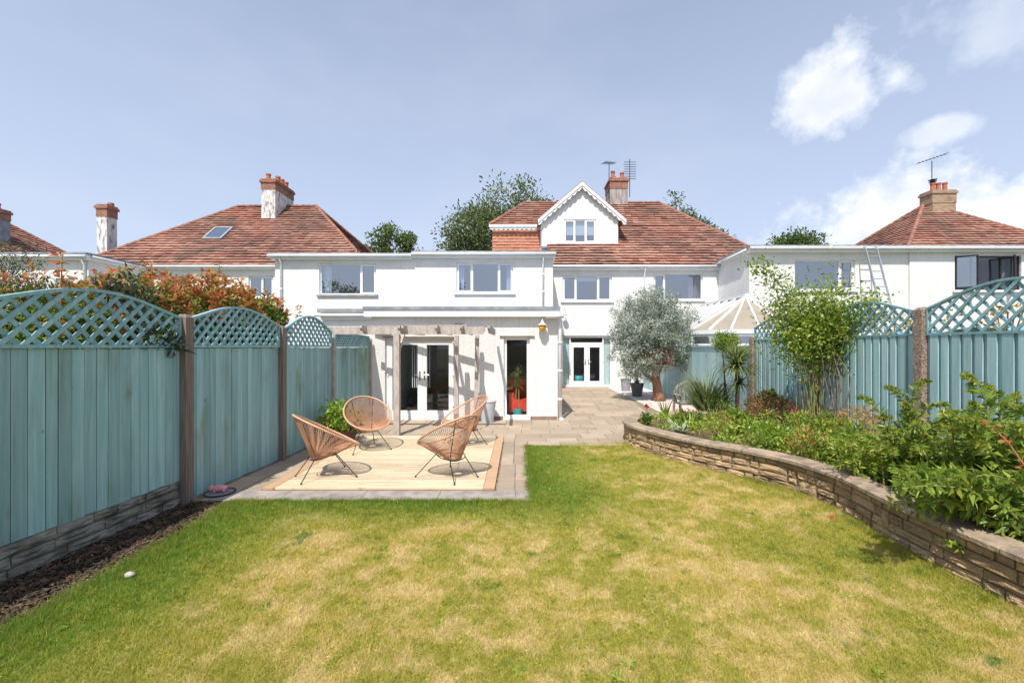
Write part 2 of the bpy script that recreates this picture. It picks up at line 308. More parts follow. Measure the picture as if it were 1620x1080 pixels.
M['pot_lilac'] = simple('lilac_grey_pot', (.38, .35, .38), (.30, .28, .31), 6, .6)
M['pot_pale'] = simple('pale_grey_planter', (.56, .58, .60), (.48, .50, .52), 5, .5)
M['pot_teal'] = simple('teal_pot', (.02, .30, .32), (.03, .38, .40), 5, .35)
M['pot_brown'] = simple('brown_pot', (.16, .08, .07), (.10, .05, .045), 5, .6)
M['red_fabric'] = simple('red_fabric', (.70, .07, .035), (.60, .05, .03), 8, .8)
M['yellow_glass'] = simple('amber_lamp_glass', (.72, .40, .03), (.62, .33, .02), 8, .25, spec=.6)
M['pink'] = simple('pink_glazed_clay', (.80, .36, .40), (.72, .28, .32), 20, .5)
M['tray'] = simple('black_tray', (.03, .03, .035), None, rough=.5)
M['tray_in'] = simple('grey_tray_centre', (.30, .27, .28), (.2, .18, .19), 30, .7)
M['stone_white'] = simple('pale_rock', (.46, .44, .38), (.32, .30, .26), 20, .85, bump=.6)
M['poly'] = simple('beige_polycarbonate', (.34, .29, .22), (.30, .26, .20), 3, .35, spec=.5)
M['poly_grey'] = simple('greyish_polycarbonate', (.36, .35, .33), (.32, .31, .30), 3, .35, spec=.5)
M['cover'] = simple('grey_weathered_wood', (.42, .39, .34), (.20, .18, .16), 9, .8, bump=.6, stretch=(6, 1, 1), lo=.45, hi=.55)
M['plinth'] = simple('brown_plinth', (.30, .21, .17), (.22, .16, .13), 6, .9, bump=.4)
M['blue_sheet'] = simple('blue_tarpaulin', (.10, .30, .42), (.16, .38, .48), 3, .5)
M['slate_blue'] = simple('charcoal', (.05, .05, .06), None, rough=.6)

# ------------------------------------------------------------------ mesh helpers
class MB:
    def __init__(s): s.v = []; s.f = []; s.smooth = False
    def _add(s, vs, fs):
        o = len(s.v); s.v += [tuple(v) for v in vs]; s.f += [tuple(o + i for i in f) for f in fs]; return s
    def box(s, x0, x1, y0, y1, z0, z1):
        vs = [(x, y, z) for z in (z0, z1) for y in (y0, y1) for x in (x0, x1)]
        return s._add(vs, [(0, 2, 3, 1), (4, 5, 7, 6), (0, 1, 5, 4), (2, 6, 7, 3), (0, 4, 6, 2), (1, 3, 7, 5)])
    def quad(s, *p): return s._add(p, [tuple(range(len(p)))])
    def beam(s, a, b, w, h, up=(0, 0, 1)):
        a, b = Vector(a), Vector(b); t_ = (b - a).normalized(); side = t_.cross(Vector(up))
        if side.length < 1e-4: side = Vector((1, 0, 0))
        side.normalize(); u = side.cross(t_).normalized(); vs = []
        for p in (a, b):
            for i, j in ((-1, -1), (1, -1), (1, 1), (-1, 1)): vs.append(p + side * w / 2 * i + u * h / 2 * j)
        return s._add(vs, [(3, 2, 1, 0), (4, 5, 6, 7), (0, 1, 5, 4), (1, 2, 6, 5), (2, 3, 7, 6), (3, 0, 4, 7)])
    def tube(s, pts, r, seg=6, closed=False, caps=True):
        pts = [Vector(p) for p in pts]; n = len(pts); o = len(s.v)
        rs = r if isinstance(r, (list, tuple)) else [r] * n; prev = None
        for i, p in enumerate(pts):
            if closed: t_ = pts[(i + 1) % n] - pts[i - 1]
            else: t_ = pts[min(i + 1, n - 1)] - pts[max(i - 1, 0)]
            if t_.length < 1e-9: t_ = Vector((0, 0, 1))
            t_.normalize()
            if prev is None:
                a = Vector((0, 0, 1)) if abs(t_.z) < .9 else Vector((1, 0, 0)); nrm = t_.cross(a).normalized()
            else:
                nrm = prev - t_ * prev.dot(t_)
                nrm = nrm.normalized() if nrm.length > 1e-6 else t_.orthogonal().normalized()
            prev = nrm; bn = t_.cross(nrm)
            for k in range(seg):
                a = 2 * math.pi * k / seg; s.v.append(tuple(p + (nrm * math.cos(a) + bn * math.sin(a)) * rs[i]))
        for i in range(n if closed else n - 1):
            for k in range(seg):
                a = o + i * seg + k; b = o + i * seg + (k + 1) % seg; c = o + ((i + 1) % n) * seg + (k + 1) % seg; dd = o + ((i + 1) % n) * seg + k
                s.f.append((a, b, c, dd))
        if not closed and caps:
            s.f.append(tuple(o + k for k in range(seg))[::-1]); s.f.append(tuple(o + (n - 1) * seg + k for k in range(seg)))
        return s
    def lathe(s, prof, c=(0, 0, 0), seg=20):
        o = len(s.v); n = len(prof)
        for r, z in prof:
            for k in range(seg):
                a = 2 * math.pi * k / seg; s.v.append((c[0] + r * math.cos(a), c[1] + r * math.sin(a), c[2] + z))
        for i in range(n - 1):
            for k in range(seg):
                s.f.append((o + i * seg + k, o + i * seg + (k + 1) % seg, o + (i + 1) * seg + (k + 1) % seg, o + (i + 1) * seg + k))
        s.f.append(tuple(o + k for k in range(seg))[::-1]); s.f.append(tuple(o + (n - 1) * seg + k for k in range(seg))); return s
    def ball(s, c, r, seg=12, rings=8):
        if not isinstance(r, (tuple, list)): r = (r, r, r)
        o = len(s.v)
        for i in range(1, rings):
            ph = math.pi * i / rings
            for k in range(seg):
                a = 2 * math.pi * k / seg; s.v.append((c[0] + r[0] * math.sin(ph) * math.cos(a), c[1] + r[1] * math.sin(ph) * math.sin(a), c[2] + r[2] * math.cos(ph)))
        top = len(s.v); s.v.append((c[0], c[1], c[2] + r[2])); s.v.append((c[0], c[1], c[2] - r[2]))
        for i in range(rings - 2):
            for k in range(seg):
                s.f.append((o + i * seg + k, o + (i + 1) * seg + k, o + (i + 1) * seg + (k + 1) % seg, o + i * seg + (k + 1) % seg))
        for k in range(seg):
            s.f.append((top, o + k, o + (k + 1) % seg)); s.f.append((top + 1, o + (rings - 2) * seg + (k + 1) % seg, o + (rings - 2) * seg + k))
        return s
    def mesh(s, name, m, smooth=False):
        me = bpy.data.meshes.new(name); me.from_pydata(s.v, [], s.f); me.materials.append(M[m] if isinstance(m, str) else m)
        if smooth: me.polygons.foreach_set('use_smooth', [True] * len(me.polygons))
        me.update(); return me
    def build(s, name, m, parent=None, smooth=False, local=False):
        return link(name, s.mesh(name, m, smooth), parent, local)
def link(name, me, parent=None, local=False):
    o = bpy.data.objects.new(name, me); COL.objects.link(o)
    if parent is not None:
        o.parent = parent
        if not local: o.matrix_parent_inverse = world_mat(parent).inverted()
    return o
def world_mat(o):
    m = o.matrix_basis.copy()
    if o.parent is not None: m = world_mat(o.parent) @ o.matrix_parent_inverse @ m
    return m
def tag(o, label=None, cat=None, group=None, kind=None):
    for k, v in (('label', label), ('category', cat), ('group', group), ('kind', kind)):
        if v: o[k] = v
    return o
def thing(name, label, cat, loc=(0, 0, 0), rz=0, group=None):
    o = bpy.data.objects.new(name, None); COL.objects.link(o); o.empty_display_size = .2
    o.location = loc; o.rotation_euler = (0, 0, rz); tag(o, label, cat, group); return o
def npmesh(name, V, k, mat, parent=None, local=False, smooth=False):
    """V: (n*k,3) array, faces are consecutive k-gons"""
    V = np.asarray(V, dtype=np.float32).reshape(-1, 3); nf = len(V) // k
    me = bpy.data.meshes.new(name); me.vertices.add(len(V)); me.vertices.foreach_set('co', V.ravel())
    me.loops.add(len(V)); me.loops.foreach_set('vertex_index', np.arange(len(V), dtype=np.int32))
    me.polygons.add(nf); me.polygons.foreach_set('loop_start', np.arange(0, len(V), k, dtype=np.int32))
    me.update(calc_edges=True); me.materials.append(M[mat])
    return link(name, me, parent, local)
def unit(v): return v / np.maximum(np.linalg.norm(v, axis=-1, keepdims=True), 1e-9)
def leaf_verts(P, D, L, W, bend=.15):
    """one four-cornered leaf per point"""
    n = len(P); D = unit(D); L = np.broadcast_to(L, (n,))[:, None]; W = np.broadcast_to(W, (n,))[:, None]
    S = unit(np.cross(D, unit(rng.normal(size=(n, 3)) + np.array([0, 0, .8])))); N = np.cross(S, D)
    a = P; m_ = P + D * L * .45 + N * L * bend * .5; tip = P + D * L - N * L * bend
    return np.stack([a, m_ + S * W / 2, tip, m_ - S * W / 2], 1).reshape(-1, 3)
def clumps(centers, radii, per, spread, outward=.8, up=.3):
    """leaves gathered round clump centres"""
    C = np.repeat(centers, per, axis=0); off = rng.normal(size=C.shape); off = unit(off) * (rng.random((len(C), 1)) ** .5) * spread
    P = C + off * radii; D = unit(off) * outward + rng.normal(size=C.shape) * .5 + np.array([0, 0, up]); return P, D
def ellipsoid_pts(n, c, r, shell=.35):
    v = unit(rng.normal(size=(n, 3))); q = (shell + (1 - shell) * rng.random((n, 1)) ** .6)
    return np.array(c) + v * q * np.array(r)

# ------------------------------------------------------------------ ground
g = MB(); g.quad((-300, -300, -.06), (300, -300, -.06), (300, 600, -.06), (-300, 600, -.06))
tag(g.build('ground', 'far_ground'), kind='structure')
def sheet(name, pts, z, m):
    return tag(MB().quad(*[(x, y, z) for x, y in pts]).build(name, m), kind='structure')
def fx(Y): return -4.05 + .04 * Y                      # garden face of the left fence
WALL = [(3.46, -3), (3.45, 1.2), (3.43, 2.4), (3.41, 2.91), (3.40, 3.4), (3.42, 3.95), (3.50, 4.6), (3.46, 5.1), (3.36, 5.45), (3.10, 5.85), (2.82, 6.2), (2.50, 6.65), (2.20, 7.2), (2.04, 7.6), (1.98, 7.95), (2.03, 8.35), (2.22, 8.75), (2.6, 9.08), (3.1, 9.26), (4.0, 9.36), (5.35, 9.4)]
sheet('lawn', [(-3.25, -4), (3.5, -4), (3.5, 5), (2.6, 6.6), (2.1, 8.12), (.14, 7.78), (.14, 4.99), (-3.42, 4.99), (-3.36, 4.7), (-3.2, 3.7), (-3.2, 2.8)], 0.0, 'lawn')
MB().quad
sheet('patio_bed', [(-3.9, 4.95), (.145, 4.95), (.145, 7.76), (2.15, 8.1), (4.6, 9.3), (4.6, 19.05), (-3.62, 19.05), (-3.62, 10)], 0.004, 'mortar')
sheet('soil_border', [(fx(-4), -4), (-3.0, -4), (-3.02, 2.6), (-3.1, 3.4), (-3.15, 4.0), (-3.3, 4.97), (fx(4.9), 4.97)], -.004, 'soil')
sheet('neighbour_ground', [(5.5, -4), (40, -4), (40, 30), (5.5, 30)], -.02, 'far_ground')

# ------------------------------------------------------------------ house helpers
def wall(name, parent, x0, x1, z0, z1, y, holes=(), th=.25, m='render'):
    xs = sorted({x0, x1, *[h[0] for h in holes], *[h[1] for h in holes]}); zs = sorted({z0, z1, *[h[2] for h in holes], *[h[3] for h in holes]})
    def solid(i, j):
        if i < 0 or j < 0 or i >= len(xs) - 1 or j >= len(zs) - 1: return False
        cx, cz = (xs[i] + xs[i + 1]) / 2, (zs[j] + zs[j + 1]) / 2
        return not any(h[0] < cx < h[1] and h[2] < cz < h[3] for h in holes)
    b = MB(); y2 = y + th
    for i in range(len(xs) - 1):
        for j in range(len(zs) - 1):
            if not solid(i, j): continue
            a, c, e, f = xs[i], xs[i + 1], zs[j], zs[j + 1]
            b.quad((a, y, e), (c, y, e), (c, y, f), (a, y, f)); b.quad((a, y2, e), (a, y2, f), (c, y2, f), (c, y2, e))
            if not solid(i - 1, j): b.quad((a, y, e), (a, y, f), (a, y2, f), (a, y2, e))
            if not solid(i + 1, j): b.quad((c, y, e), (c, y2, e), (c, y2, f), (c, y, f))
            if not solid(i, j - 1): b.quad((a, y, e), (a, y2, e), (c, y2, e), (c, y, e))
            if not solid(i, j + 1): b.quad((a, y, f), (c, y, f), (c, y2, f), (a, y2, f))
    return b.build(name, m, parent)
def window(parent, x0, x1, z0, z1, y, splits=(), m='upvc', glassm='glass', openers=(), sill='smooth_white', extra=(), room=True, inset=.07, bar=.055, depth=1.6, name='window', roomm='room'):
    """frame with one pane per light; every opener gets a sash of its own"""
    fy = y + inset
    fr = MB().box(x0, x1, fy, fy + .07, z1 - bar, z1).box(x0, x1, fy, fy + .07, z0, z0 + bar)
    fr.box(x0, x0 + bar, fy, fy + .07, z0 + bar, z1 - bar).box(x1 - bar, x1, fy, fy + .07, z0 + bar, z1 - bar)
    xs = [x0 + bar] + [v for s_ in splits for v in (s_ - bar / 2, s_ + bar / 2)] + [x1 - bar]
    for s_ in splits: fr.box(s_ - bar / 2, s_ + bar / 2, fy, fy + .07, z0 + bar, z1 - bar)
    w_ = fr.build(name, m, parent)
    if inset < .0: w_.location = (0, 0, 0)
    for i in range(len(xs) // 2):
        a, b = xs[2 * i], xs[2 * i + 1]; e, f = z0 + bar, z1 - bar
        if i in openers:
            q = .04; o_ = MB().box(a, b, fy - .015, fy + .05, f - q, f - .001).box(a, b, fy - .015, fy + .05, e + .001, e + q).box(a, a + q, fy - .015, fy + .05, e + q, f - q).box(b - q, b, fy - .015, fy + .05, e + q, f - q)
            o_.build('sash', m, w_); a += q; b -= q; e += q; f -= q
        q1, q2 = random.uniform(-.009, .009), random.uniform(-.009, .009)
        MB().quad((a - .005, fy + .03 + q1, e - .005), (b + .005, fy + .03 - q1, e - .005), (b + .005, fy + .03 - q1 + q2, f + .005), (a - .005, fy + .03 + q1 + q2, f + .005)).build('pane', glassm, w_)
    if sill: MB().box(x0 - .08, x1 + .08, y - .07, fy, z0 - .07, z0 - .002).build('sill', sill, w_)
    for kind, a, b, e, f in extra:                      # curtains and blinds hang behind the glass
        if kind in ('blind',): MB().box(a, b, fy + .12, fy + .13, e, f).build('blind', 'blind', w_)
        else:
            n = max(8, int((b - a) / .025)); c_ = MB(); pts = [(a + (b - a) * k / n, fy + .16 + .025 * math.sin(k * 1.5)) for k in range(n + 1)]
            for k in range(n): c_.quad((*pts[k], e), (*pts[k + 1], e), (*pts[k + 1], f), (*pts[k], f))
            c_.build('curtain', kind, w_, smooth=True)
    if room:
        a, b, e, f, y0, y1 = x0 - .3, x1 + .3, z0 - .6, z1 + .2, y + .26, y + .26 + depth
        r_ = MB().quad((a, y1, e), (b, y1, e), (b, y1, f), (a, y1, f)).quad((a, y0, e), (a, y1, e), (a, y1, f), (a, y0, f)).quad((b, y0, e), (b, y0, f), (b, y1, f), (b, y1, e)).quad((a, y0, e), (b, y0, e), (b, y1, e), (a, y1, e)).quad((a, y0, f), (a, y1, f), (b, y1, f), (b, y0, f))
        r_.build('room', roomm, w_)
    return w_
def win_px(parent, px0, px1, py0, py1, Y, splits=(), **k):
    return window(parent, PX(px0, Y), PX(px1, Y), PZ(py1, Y), PZ(py0, Y), Y, [PX(s_, Y) for s_ in splits], **k)
def hole(px0, px1, py0, py1, Y): return (PX(px0, Y), PX(px1, Y), PZ(py1, Y), PZ(py0, Y))
def gutter(parent, x0, x1, y, z, name='gutter'):
    b = MB(); n = max(1, int((x1 - x0) / 3)); b.tube([(x0 + (x1 - x0) * k / n, y, z) for k in range(n + 1)], .055, 8)
    for k in range(1, n): b.tube([(x0 + (x1 - x0) * k / n - .05, y, z), (x0 + (x1 - x0) * k / n + .05, y, z)], .064, 8)
    return b.build(name, 'upvc', parent, smooth=True)
def pipe(parent, pts, r=.036, m='upvc', name='downpipe'):
    b = MB().tube(pts, r, 8)
    p0, p1 = Vector(pts[-2]), Vector(pts[-1])
    for k in range(3):
        q = p0.lerp(p1, .2 + .3 * k); b.tube([q - Vector((0, 0, .03)), q + Vector((0, 0, .03))], r * 1.25, 8)
    return b.build(name, m, parent, smooth=True)
def tile_plane(name, parent, O, U, Vd, poly, m='tiles', gauge=.235, tw=.30, lip=.06):
    """rows of overlapping tiles on the plane O + u*U + v*Vd inside the convex polygon poly of (u, v)"""
    O, U, Vd = Vector(O), Vector(U).normalized(), Vector(Vd).normalized(); N = U.cross(Vd).normalized()
    if N.z < 0 and abs(N.z) > .05: N = -N
    if abs(N.z) <= .05 and N.y > 0: N = -N
    vmin, vmax = min(p[1] for p in poly), max(p[1] for p in poly); b = MB(); db = MB(); v = vmin; r_ = 0
    def dark_band(P, a, c, v0, v1, lp, k1):                   # darker brown band where each course tucks under the next
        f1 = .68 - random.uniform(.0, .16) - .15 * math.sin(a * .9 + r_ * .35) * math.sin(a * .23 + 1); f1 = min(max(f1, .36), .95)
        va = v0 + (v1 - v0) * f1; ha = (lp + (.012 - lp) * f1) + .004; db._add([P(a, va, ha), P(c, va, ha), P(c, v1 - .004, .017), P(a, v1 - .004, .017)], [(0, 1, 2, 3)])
    while v < vmax - .02:
        vm = min(v + gauge * .5, vmax - .005); xs = []
        for i in range(len(poly)):
            (a, c), (e, f) = poly[i], poly[(i + 1) % len(poly)]
            if (c - vm) * (f - vm) < 0: xs.append(a + (e - a) * (vm - c) / (f - c))
        if len(xs) >= 2:
            ua, ub = min(xs), max(xs); u = ua - (tw * .5 if r_ % 2 else 0); wob = 0
            while u < ub:
                a, c = max(u, ua), min(u + tw - .006, ub)
                if c - a > .03:
                    j = random.uniform(-.008, .008); lp = lip + random.uniform(-.01, .012); k1 = random.uniform(-.004, .004)
                    def P(uu, vv, h): return tuple(O + U * uu + Vd * vv + N * h)
                    v0 = v + j - .02; v1 = min(v + gauge + .01, vmax)
                    p = [P(a, v0, lp - .02), P(c, v0, lp - .02), P(c, v0, lp + k1), P(a, v0, lp - k1), P(c, v1, .012), P(a, v1, .012)]
                    b._add(p, [(0, 1, 2, 3), (3, 2, 4, 5)]); dark_band(P, a, c, v0, v1, lp, k1)
                u += tw
        v += gauge; r_ += 1
    o = b.build(name, m, parent); o['kind'] = 'stuff'
    if m == 'tiles': q = db.build('course_bands', 'tile_band', parent); q['kind'] = 'stuff'
    return o
def hip_cap(parent, a, b_, m='ridge'):
    a, b_ = Vector(a), Vector(b_); L = (b_ - a).length; n = int(L / .3); mb = MB()
    for k in range(n):
        p, q = a.lerp(b_, k / n), a.lerp(b_, (k + 1) / n - .004 / L)
        mb.tube([p + Vector((0, 0, .02)), q + Vector((0, 0, .035))], [.085, .095], 7)
    o = mb.build('ridge_tiles', m, parent); o['kind'] = 'stuff'; return o
SL = .955
def hip_roof(parent, x0, x1, rx0, rx1, y0=19.0, y1=27.9, yr=23.45, ze=5.4, zr=9.5, sides=('front',)):
    base = MB(); A, B, C_, D_ = (x0, y0, ze), (x1, y0, ze), (x1, y1, ze), (x0, y1, ze); E, G = (rx0, yr, zr), (rx1, yr, zr)
    base.quad(A, B, G, E).quad(B, C_, G).quad(C_, D_, E, G).quad(D_, A, E).quad(A, D_, C_, B)
    ro = base.build('roof', 'roof_base', parent)
    Lf = math.hypot(yr - y0, zr - ze)
    if 'front' in sides: tile_plane('tile_courses', ro, A, (1, 0, 0), (0, yr - y0, zr - ze), [(0, 0), (x1 - x0, 0), (rx1 - x0, Lf), (rx0 - x0, Lf)])
    if 'left' in sides: tile_plane('tile_courses', ro, D_, (0, -1, 0), (rx0 - x0, 0, zr - ze), [(0, 0), (y1 - y0, 0), (y1 - yr, math.hypot(rx0 - x0, zr - ze))])
    if 'right' in sides: tile_plane('tile_courses', ro, B, (0, 1, 0), (rx1 - x1, 0, zr - ze), [(0, 0), (y1 - y0, 0), (yr - y0, math.hypot(rx1 - x1, zr - ze))])
    hip_cap(ro, E, G) if abs(rx1 - rx0) > .3 else None
    hip_cap(ro, A, E); hip_cap(ro, B, G)
    if 'left' in sides: hip_cap(ro, D_, E)
    if 'right' in sides: hip_cap(ro, C_, G)
    return ro
def chimney(parent, x0, x1, y0, y1, zb, zp, zt, pots, body='stack', top='brick', pot_h=.38):
    c_ = MB().box(x0, x1, y0, y1, zb, zp).build('chimney', body, parent)
    t_ = MB().box(x0 - .02, x1 + .02, y0 - .02, y1 + .02, zp, zt - .2).box(x0 - .07, x1 + .07, y0 - .07, y1 + .07, zt - .2, zt - .08).box(x0 - .03, x1 + .03, y0 - .03, y1 + .03, zt - .08, zt)
    t_.build('brick_top', top, c_)
    for px_, py_, hh in pots:
        MB().lathe([(.13, 0), (.115, .05), (.10, hh - .09), (.125, hh - .08), (.125, hh), (.085, hh), (.085, hh - .1)], (px_, py_, zt), 12).build('chimney_pot', 'pot_terra', c_, smooth=False)
    return c_
def flat_roof(parent, x0, x1, y0, y1, zt, over=.22, fasc=.2):
    MB().box(x0 - over, x1 + over, y0 - over, y1, zt - .06, zt).build('flat_roof', 'felt', parent)
    MB().box(x0 - over + .03, x1 + over - .03, y0 - over + .03, y1, zt - .06 - fasc, zt - .06).build('fascia', 'upvc', parent)

# ------------------------------------------------------------------ middle house
H = thing('house', 'white house with a gabled dormer and a flat roofed rear extension, in the middle', 'house', (1, 15, 0))
YE, YW, YM = 10.5, 16.5, 19.1
# single-storey extension
door_h = (PX(609, YE), PX(720, YE), 0.03, PZ(534, YE)); slim_h = (PX(797, YE), PX(838, YE), 0.05, PZ(533, YE))
XE0, XE1 = -3.62, .93
wall('extension_wall', H, XE0, XE1, .0, 2.52, YE, [door_h, slim_h])
MB().box(XE1 - .25, XE1, YE + .25, YW - .002, 0, 2.52).box(XE0, XE0 + .25, YE + .25, YW - .002, 0, 2.52).build('side_wall', 'render', H)
MB().box(XE0 - .15, XE1 + .05, YE - .18, YW - .002, 2.68, 2.76).build('flat_roof', 'felt', H)
MB().box(XE0 - .13, XE1 + .03, YE - .16, YW - .002, 2.52, 2.68).build('fascia', 'upvc', H)
for a, b in ((PX(780, YE) - .02, slim_h[0] - .02), (slim_h[1] + .02, XE1 - .02)): MB().box(a, b, YE - .012, YE - .001, .0, .10).build('plinth', 'plinth', H)
MB().box(XE0 + .26, XE1 - .26, YE + .26, YW, .012, .02).build('room_floor', 'room_floor', H)
MB().box(XE0 + .26, XE1 - .26, 14.0, 14.1, .02, 2.5).box(-.75, -.68, YE + .26, 14.0, .02, 2.5).build('room_wall', 'room', H)
def door(parent, x0, x1, z0, z1, y, hand, glassm='glass_door', fw=.10):
    d_ = MB().box(x0, x0 + fw, y, y + .06, z0, z1).box(x1 - fw, x1, y, y + .06, z0, z1).box(x0 + fw, x1 - fw, y, y + .06, z1 - fw, z1).box(x0 + fw, x1 - fw, y, y + .06, z0, z0 + fw * 1.3).build('door', 'upvc', parent)
    MB().quad((x0 + fw, y + .03, z0 + fw), (x1 - fw, y + .03, z0 + fw), (x1 - fw, y + .03, z1 - fw), (x0 + fw, y + .03, z1 - fw)).build('pane', glassm, d_)
    hx = x1 - fw / 2 if hand > 0 else x0 + fw / 2; hz_ = z0 + 1.02
    MB().box(hx - .018, hx + .018, y - .012, y, hz_ - .13, hz_ + .09).tube([(hx, y - .01, hz_), (hx, y - .055, hz_), (hx - hand * .11, y - .06, hz_)], .011, 6).build('handle', 'chrome', d_)
    hg = MB()
    for zz in (.25, 1.0, 1.8): hg.box((x0 if hand > 0 else x1) - .02, (x0 if hand > 0 else x1) + .02, y - .02, y, z0 + zz, z0 + zz + .09)
    hg.build('hinge', 'upvc', d_)
    return d_
fy = YE + .07; a, b, e, f = door_h
MB().box(a, a + .05, fy, fy + .08, e, f).box(b - .05, b, fy, fy + .08, e, f).box(a + .05, b - .05, fy, fy + .08, f - .06, f).box(a + .05, b - .05, fy - .05, fy + .08, e, e + .05).build('door_frame', 'upvc', H)
mid = PX(667, YE)
door(H, a + .055, mid - .002, e + .055, f - .065, fy - .01, 1, fw=.11); door(H, mid + .002, b - .055, e + .055, f - .065, fy - .01, -1, fw=.11)
window(H, slim_h[0], slim_h[1], slim_h[2], slim_h[3], YE, m='upvc', glassm='glass_slim', sill=None, room=False, bar=.07)
MB().box(slim_h[0] - .1, slim_h[1] + .12, YE - .04, YE - .001, slim_h[3] + .01, slim_h[3] + .03).box(a - .05, b + .05, YE - .03, YE - .001, f + .01, f + .03).build('lintel_trim', 'plinth', H)
bl = MB()
for k in range(9): bl.box(-3.0 + k * .055 + .25, -3.0 + k * .055 + .268, YE + .5, YE + .51, .75, 1.95)
bl.build('string_curtain', 'blind', H)
vb = MB()
for px_ in (722.5, 730):
    for k in range(2): vb.box(PX(px_ - 3, YE), PX(px_ + 3, YE), YE - .014, YE - .001, PZ(513.5, YE) + k * .035 - .02, PZ(513.5, YE) + k * .035)
vb.build('air_vent', 'grey_sill', H)
pipe(H, [(.98, YE - .1, 2.55), (.985, YE - .06, 2.35), (.985, YE - .06, .06)], .045)
MB().tube([(.985, YE - .06, .10), (.985, YE - .06, .05), (1.06, YE - .14, .03)], .045, 8).build('downpipe_shoe', 'upvc', H)
gutter(H, XE1 - .3, XE1 + .12, YE - .22, 2.53)
# first-floor wing with flat roof
XW0, XW1 = PX(653, YW), 1.28; zW = 5.34
hw = hole(722, 812, 415, 463, YW)
wall('wing_wall', H, XW0, XW1, 2.5, zW - .05, YW, [hw])
wall('lower_wing_wall', H, .93, XW1, 0, 2.498, YW, [])
MB().box(XW1 - .25, XW1, YW + .25, YM, 0, zW - .05).build('side_wall', 'render', H)
wx = MB().box(XW0 + .004, XW1 + .12, YW - .22, 21.6, zW + .02, zW + .08).build('flat_roof', 'felt', H)
MB().box(XW0 + .004, XW1 + .09, YW - .17, 21.6, zW - .16, zW + .018).build('fascia', 'upvc', H)
gutter(H, XW0 + .01, XW1 + .1, YW - .24, zW - .03)
win_px(H, 722, 812, 415, 463, YW, (747, 788.5), openers=(0, 2), extra=[('curtain_blue', PX(725, YW), PX(733, YW), PZ(462, YW), PZ(417, YW)), ('curtain_blue', PX(801, YW), PX(810, YW), PZ(462, YW), PZ(417, YW))])
pipe(H, [(PX(859, YW), YW - .2, zW - .1), (PX(859, YW), YW - .06, zW - .35), (PX(859, YW), YW - .06, 2.8)])
# main facade
XM1 = 8.8
h1, h2 = hole(890, 968, 435, 476, YM), hole(1034, 1112, 432, 474, YM)
hd = (PX(889, YM), PX(968, YM), .04, PZ(532, YM))
wall('main_wall', H, XW1, XM1 + 3, 0, 5.3, YM, [h1, h2, hd])
win_px(H, 890, 968, 435, 476, YM, (911.5, 946), openers=(0, 2), extra=[('blind', PX(911, YM), PX(946, YM), PZ(444, YM), PZ(436, YM))])
win_px(H, 1034, 1112, 432, 474, YM, (1052,), openers=(0,), extra=[('curtain_dark', PX(1092, YM), PX(1109, YM), PZ(473, YM), PZ(433, YM))])
a, b, e, f = hd; fy = YM + .07
fr = MB().box(a, b, fy, fy + .08, f - .06, f).box(a, b, fy - .05, fy + .08, e, e + .06)
for xx in (a, PX(901, YM), PX(953.5, YM), b - .06): fr.box(xx, xx + .06, fy, fy + .08, e + .06, f - .06)
zt_ = PZ(543, YM); fr.box(PX(901, YM) + .06, PX(953.5, YM), fy, fy + .08, zt_ - .05, zt_ + .04)
fr.build('door_frame', 'upvc', H)
for xa, xb in ((a + .06, PX(901, YM)), (PX(953.5, YM) + .06, b - .06)):
    MB().quad((xa, fy + .04, e + .06), (xb, fy + .04, e + .06), (xb, fy + .04, f - .06), (xa, fy + .04, f - .06)).build('side_pane', 'glass_door', H)
    MB().box(xa, xb, fy + .12, fy + .13, e + .06, f - .06).build('curtain', 'floral', H)
MB().quad((PX(901, YM) + .06, fy + .04, zt_), (PX(953.5, YM), fy + .04, zt_), (PX(953.5, YM), fy + .04, f - .05), (PX(901, YM) + .06, fy + .04, f - .05)).build('transom_pane', 'glass_door', H)
mid = PX(929, YM)
door(H, PX(901, YM) + .065, mid - .002, e + .065, zt_ - .055, fy - .01, 1, fw=.12); door(H, mid + .002, PX(953.5, YM) - .005, e + .065, zt_ - .055, fy - .01, -1, fw=.12)
MB().quad((a, YM + 3, 0), (b, YM + 3, 0), (b, YM + 3, 2.4), (a, YM + 3, 2.4)).quad((a, YM + .26, 0), (a, YM + 3, 0), (a, YM + 3, 2.4), (a, YM + .26, 2.4)).quad((b, YM + .26, 0), (b, YM + .26, 2.4), (b, YM + 3, 2.4), (b, YM + 3, 0)).quad((a, YM + .26, 2.4), (a, YM + 3, 2.4), (b, YM + 3, 2.4), (b, YM + .26, 2.4)).build('room_wall', 'room', H)
MB().quad((a, YM + .26, .03), (b, YM + .26, .03), (b, YM + 3, .03), (a, YM + 3, .03)).build('room_floor', 'room_floor', H)
MB().box(a - .1, b + .1, YM - .03, YM - .001, f + .01, f + .035).build('lintel_trim', 'plinth', H)
MB().box(XW1 + .1, XM1 + .02, YM - .16, YM - .001, 5.18, 5.34).build('fascia', 'upvc', H)
gutter(H, XW1 + .12, XM1 + .02, YM - .22, 5.33)
pipe(H, [(PX(1019, YM), YM - .2, 5.28), (PX(1019, YM), YM - .05, 5.0), (PX(1019, YM), YM - .05, .1)])
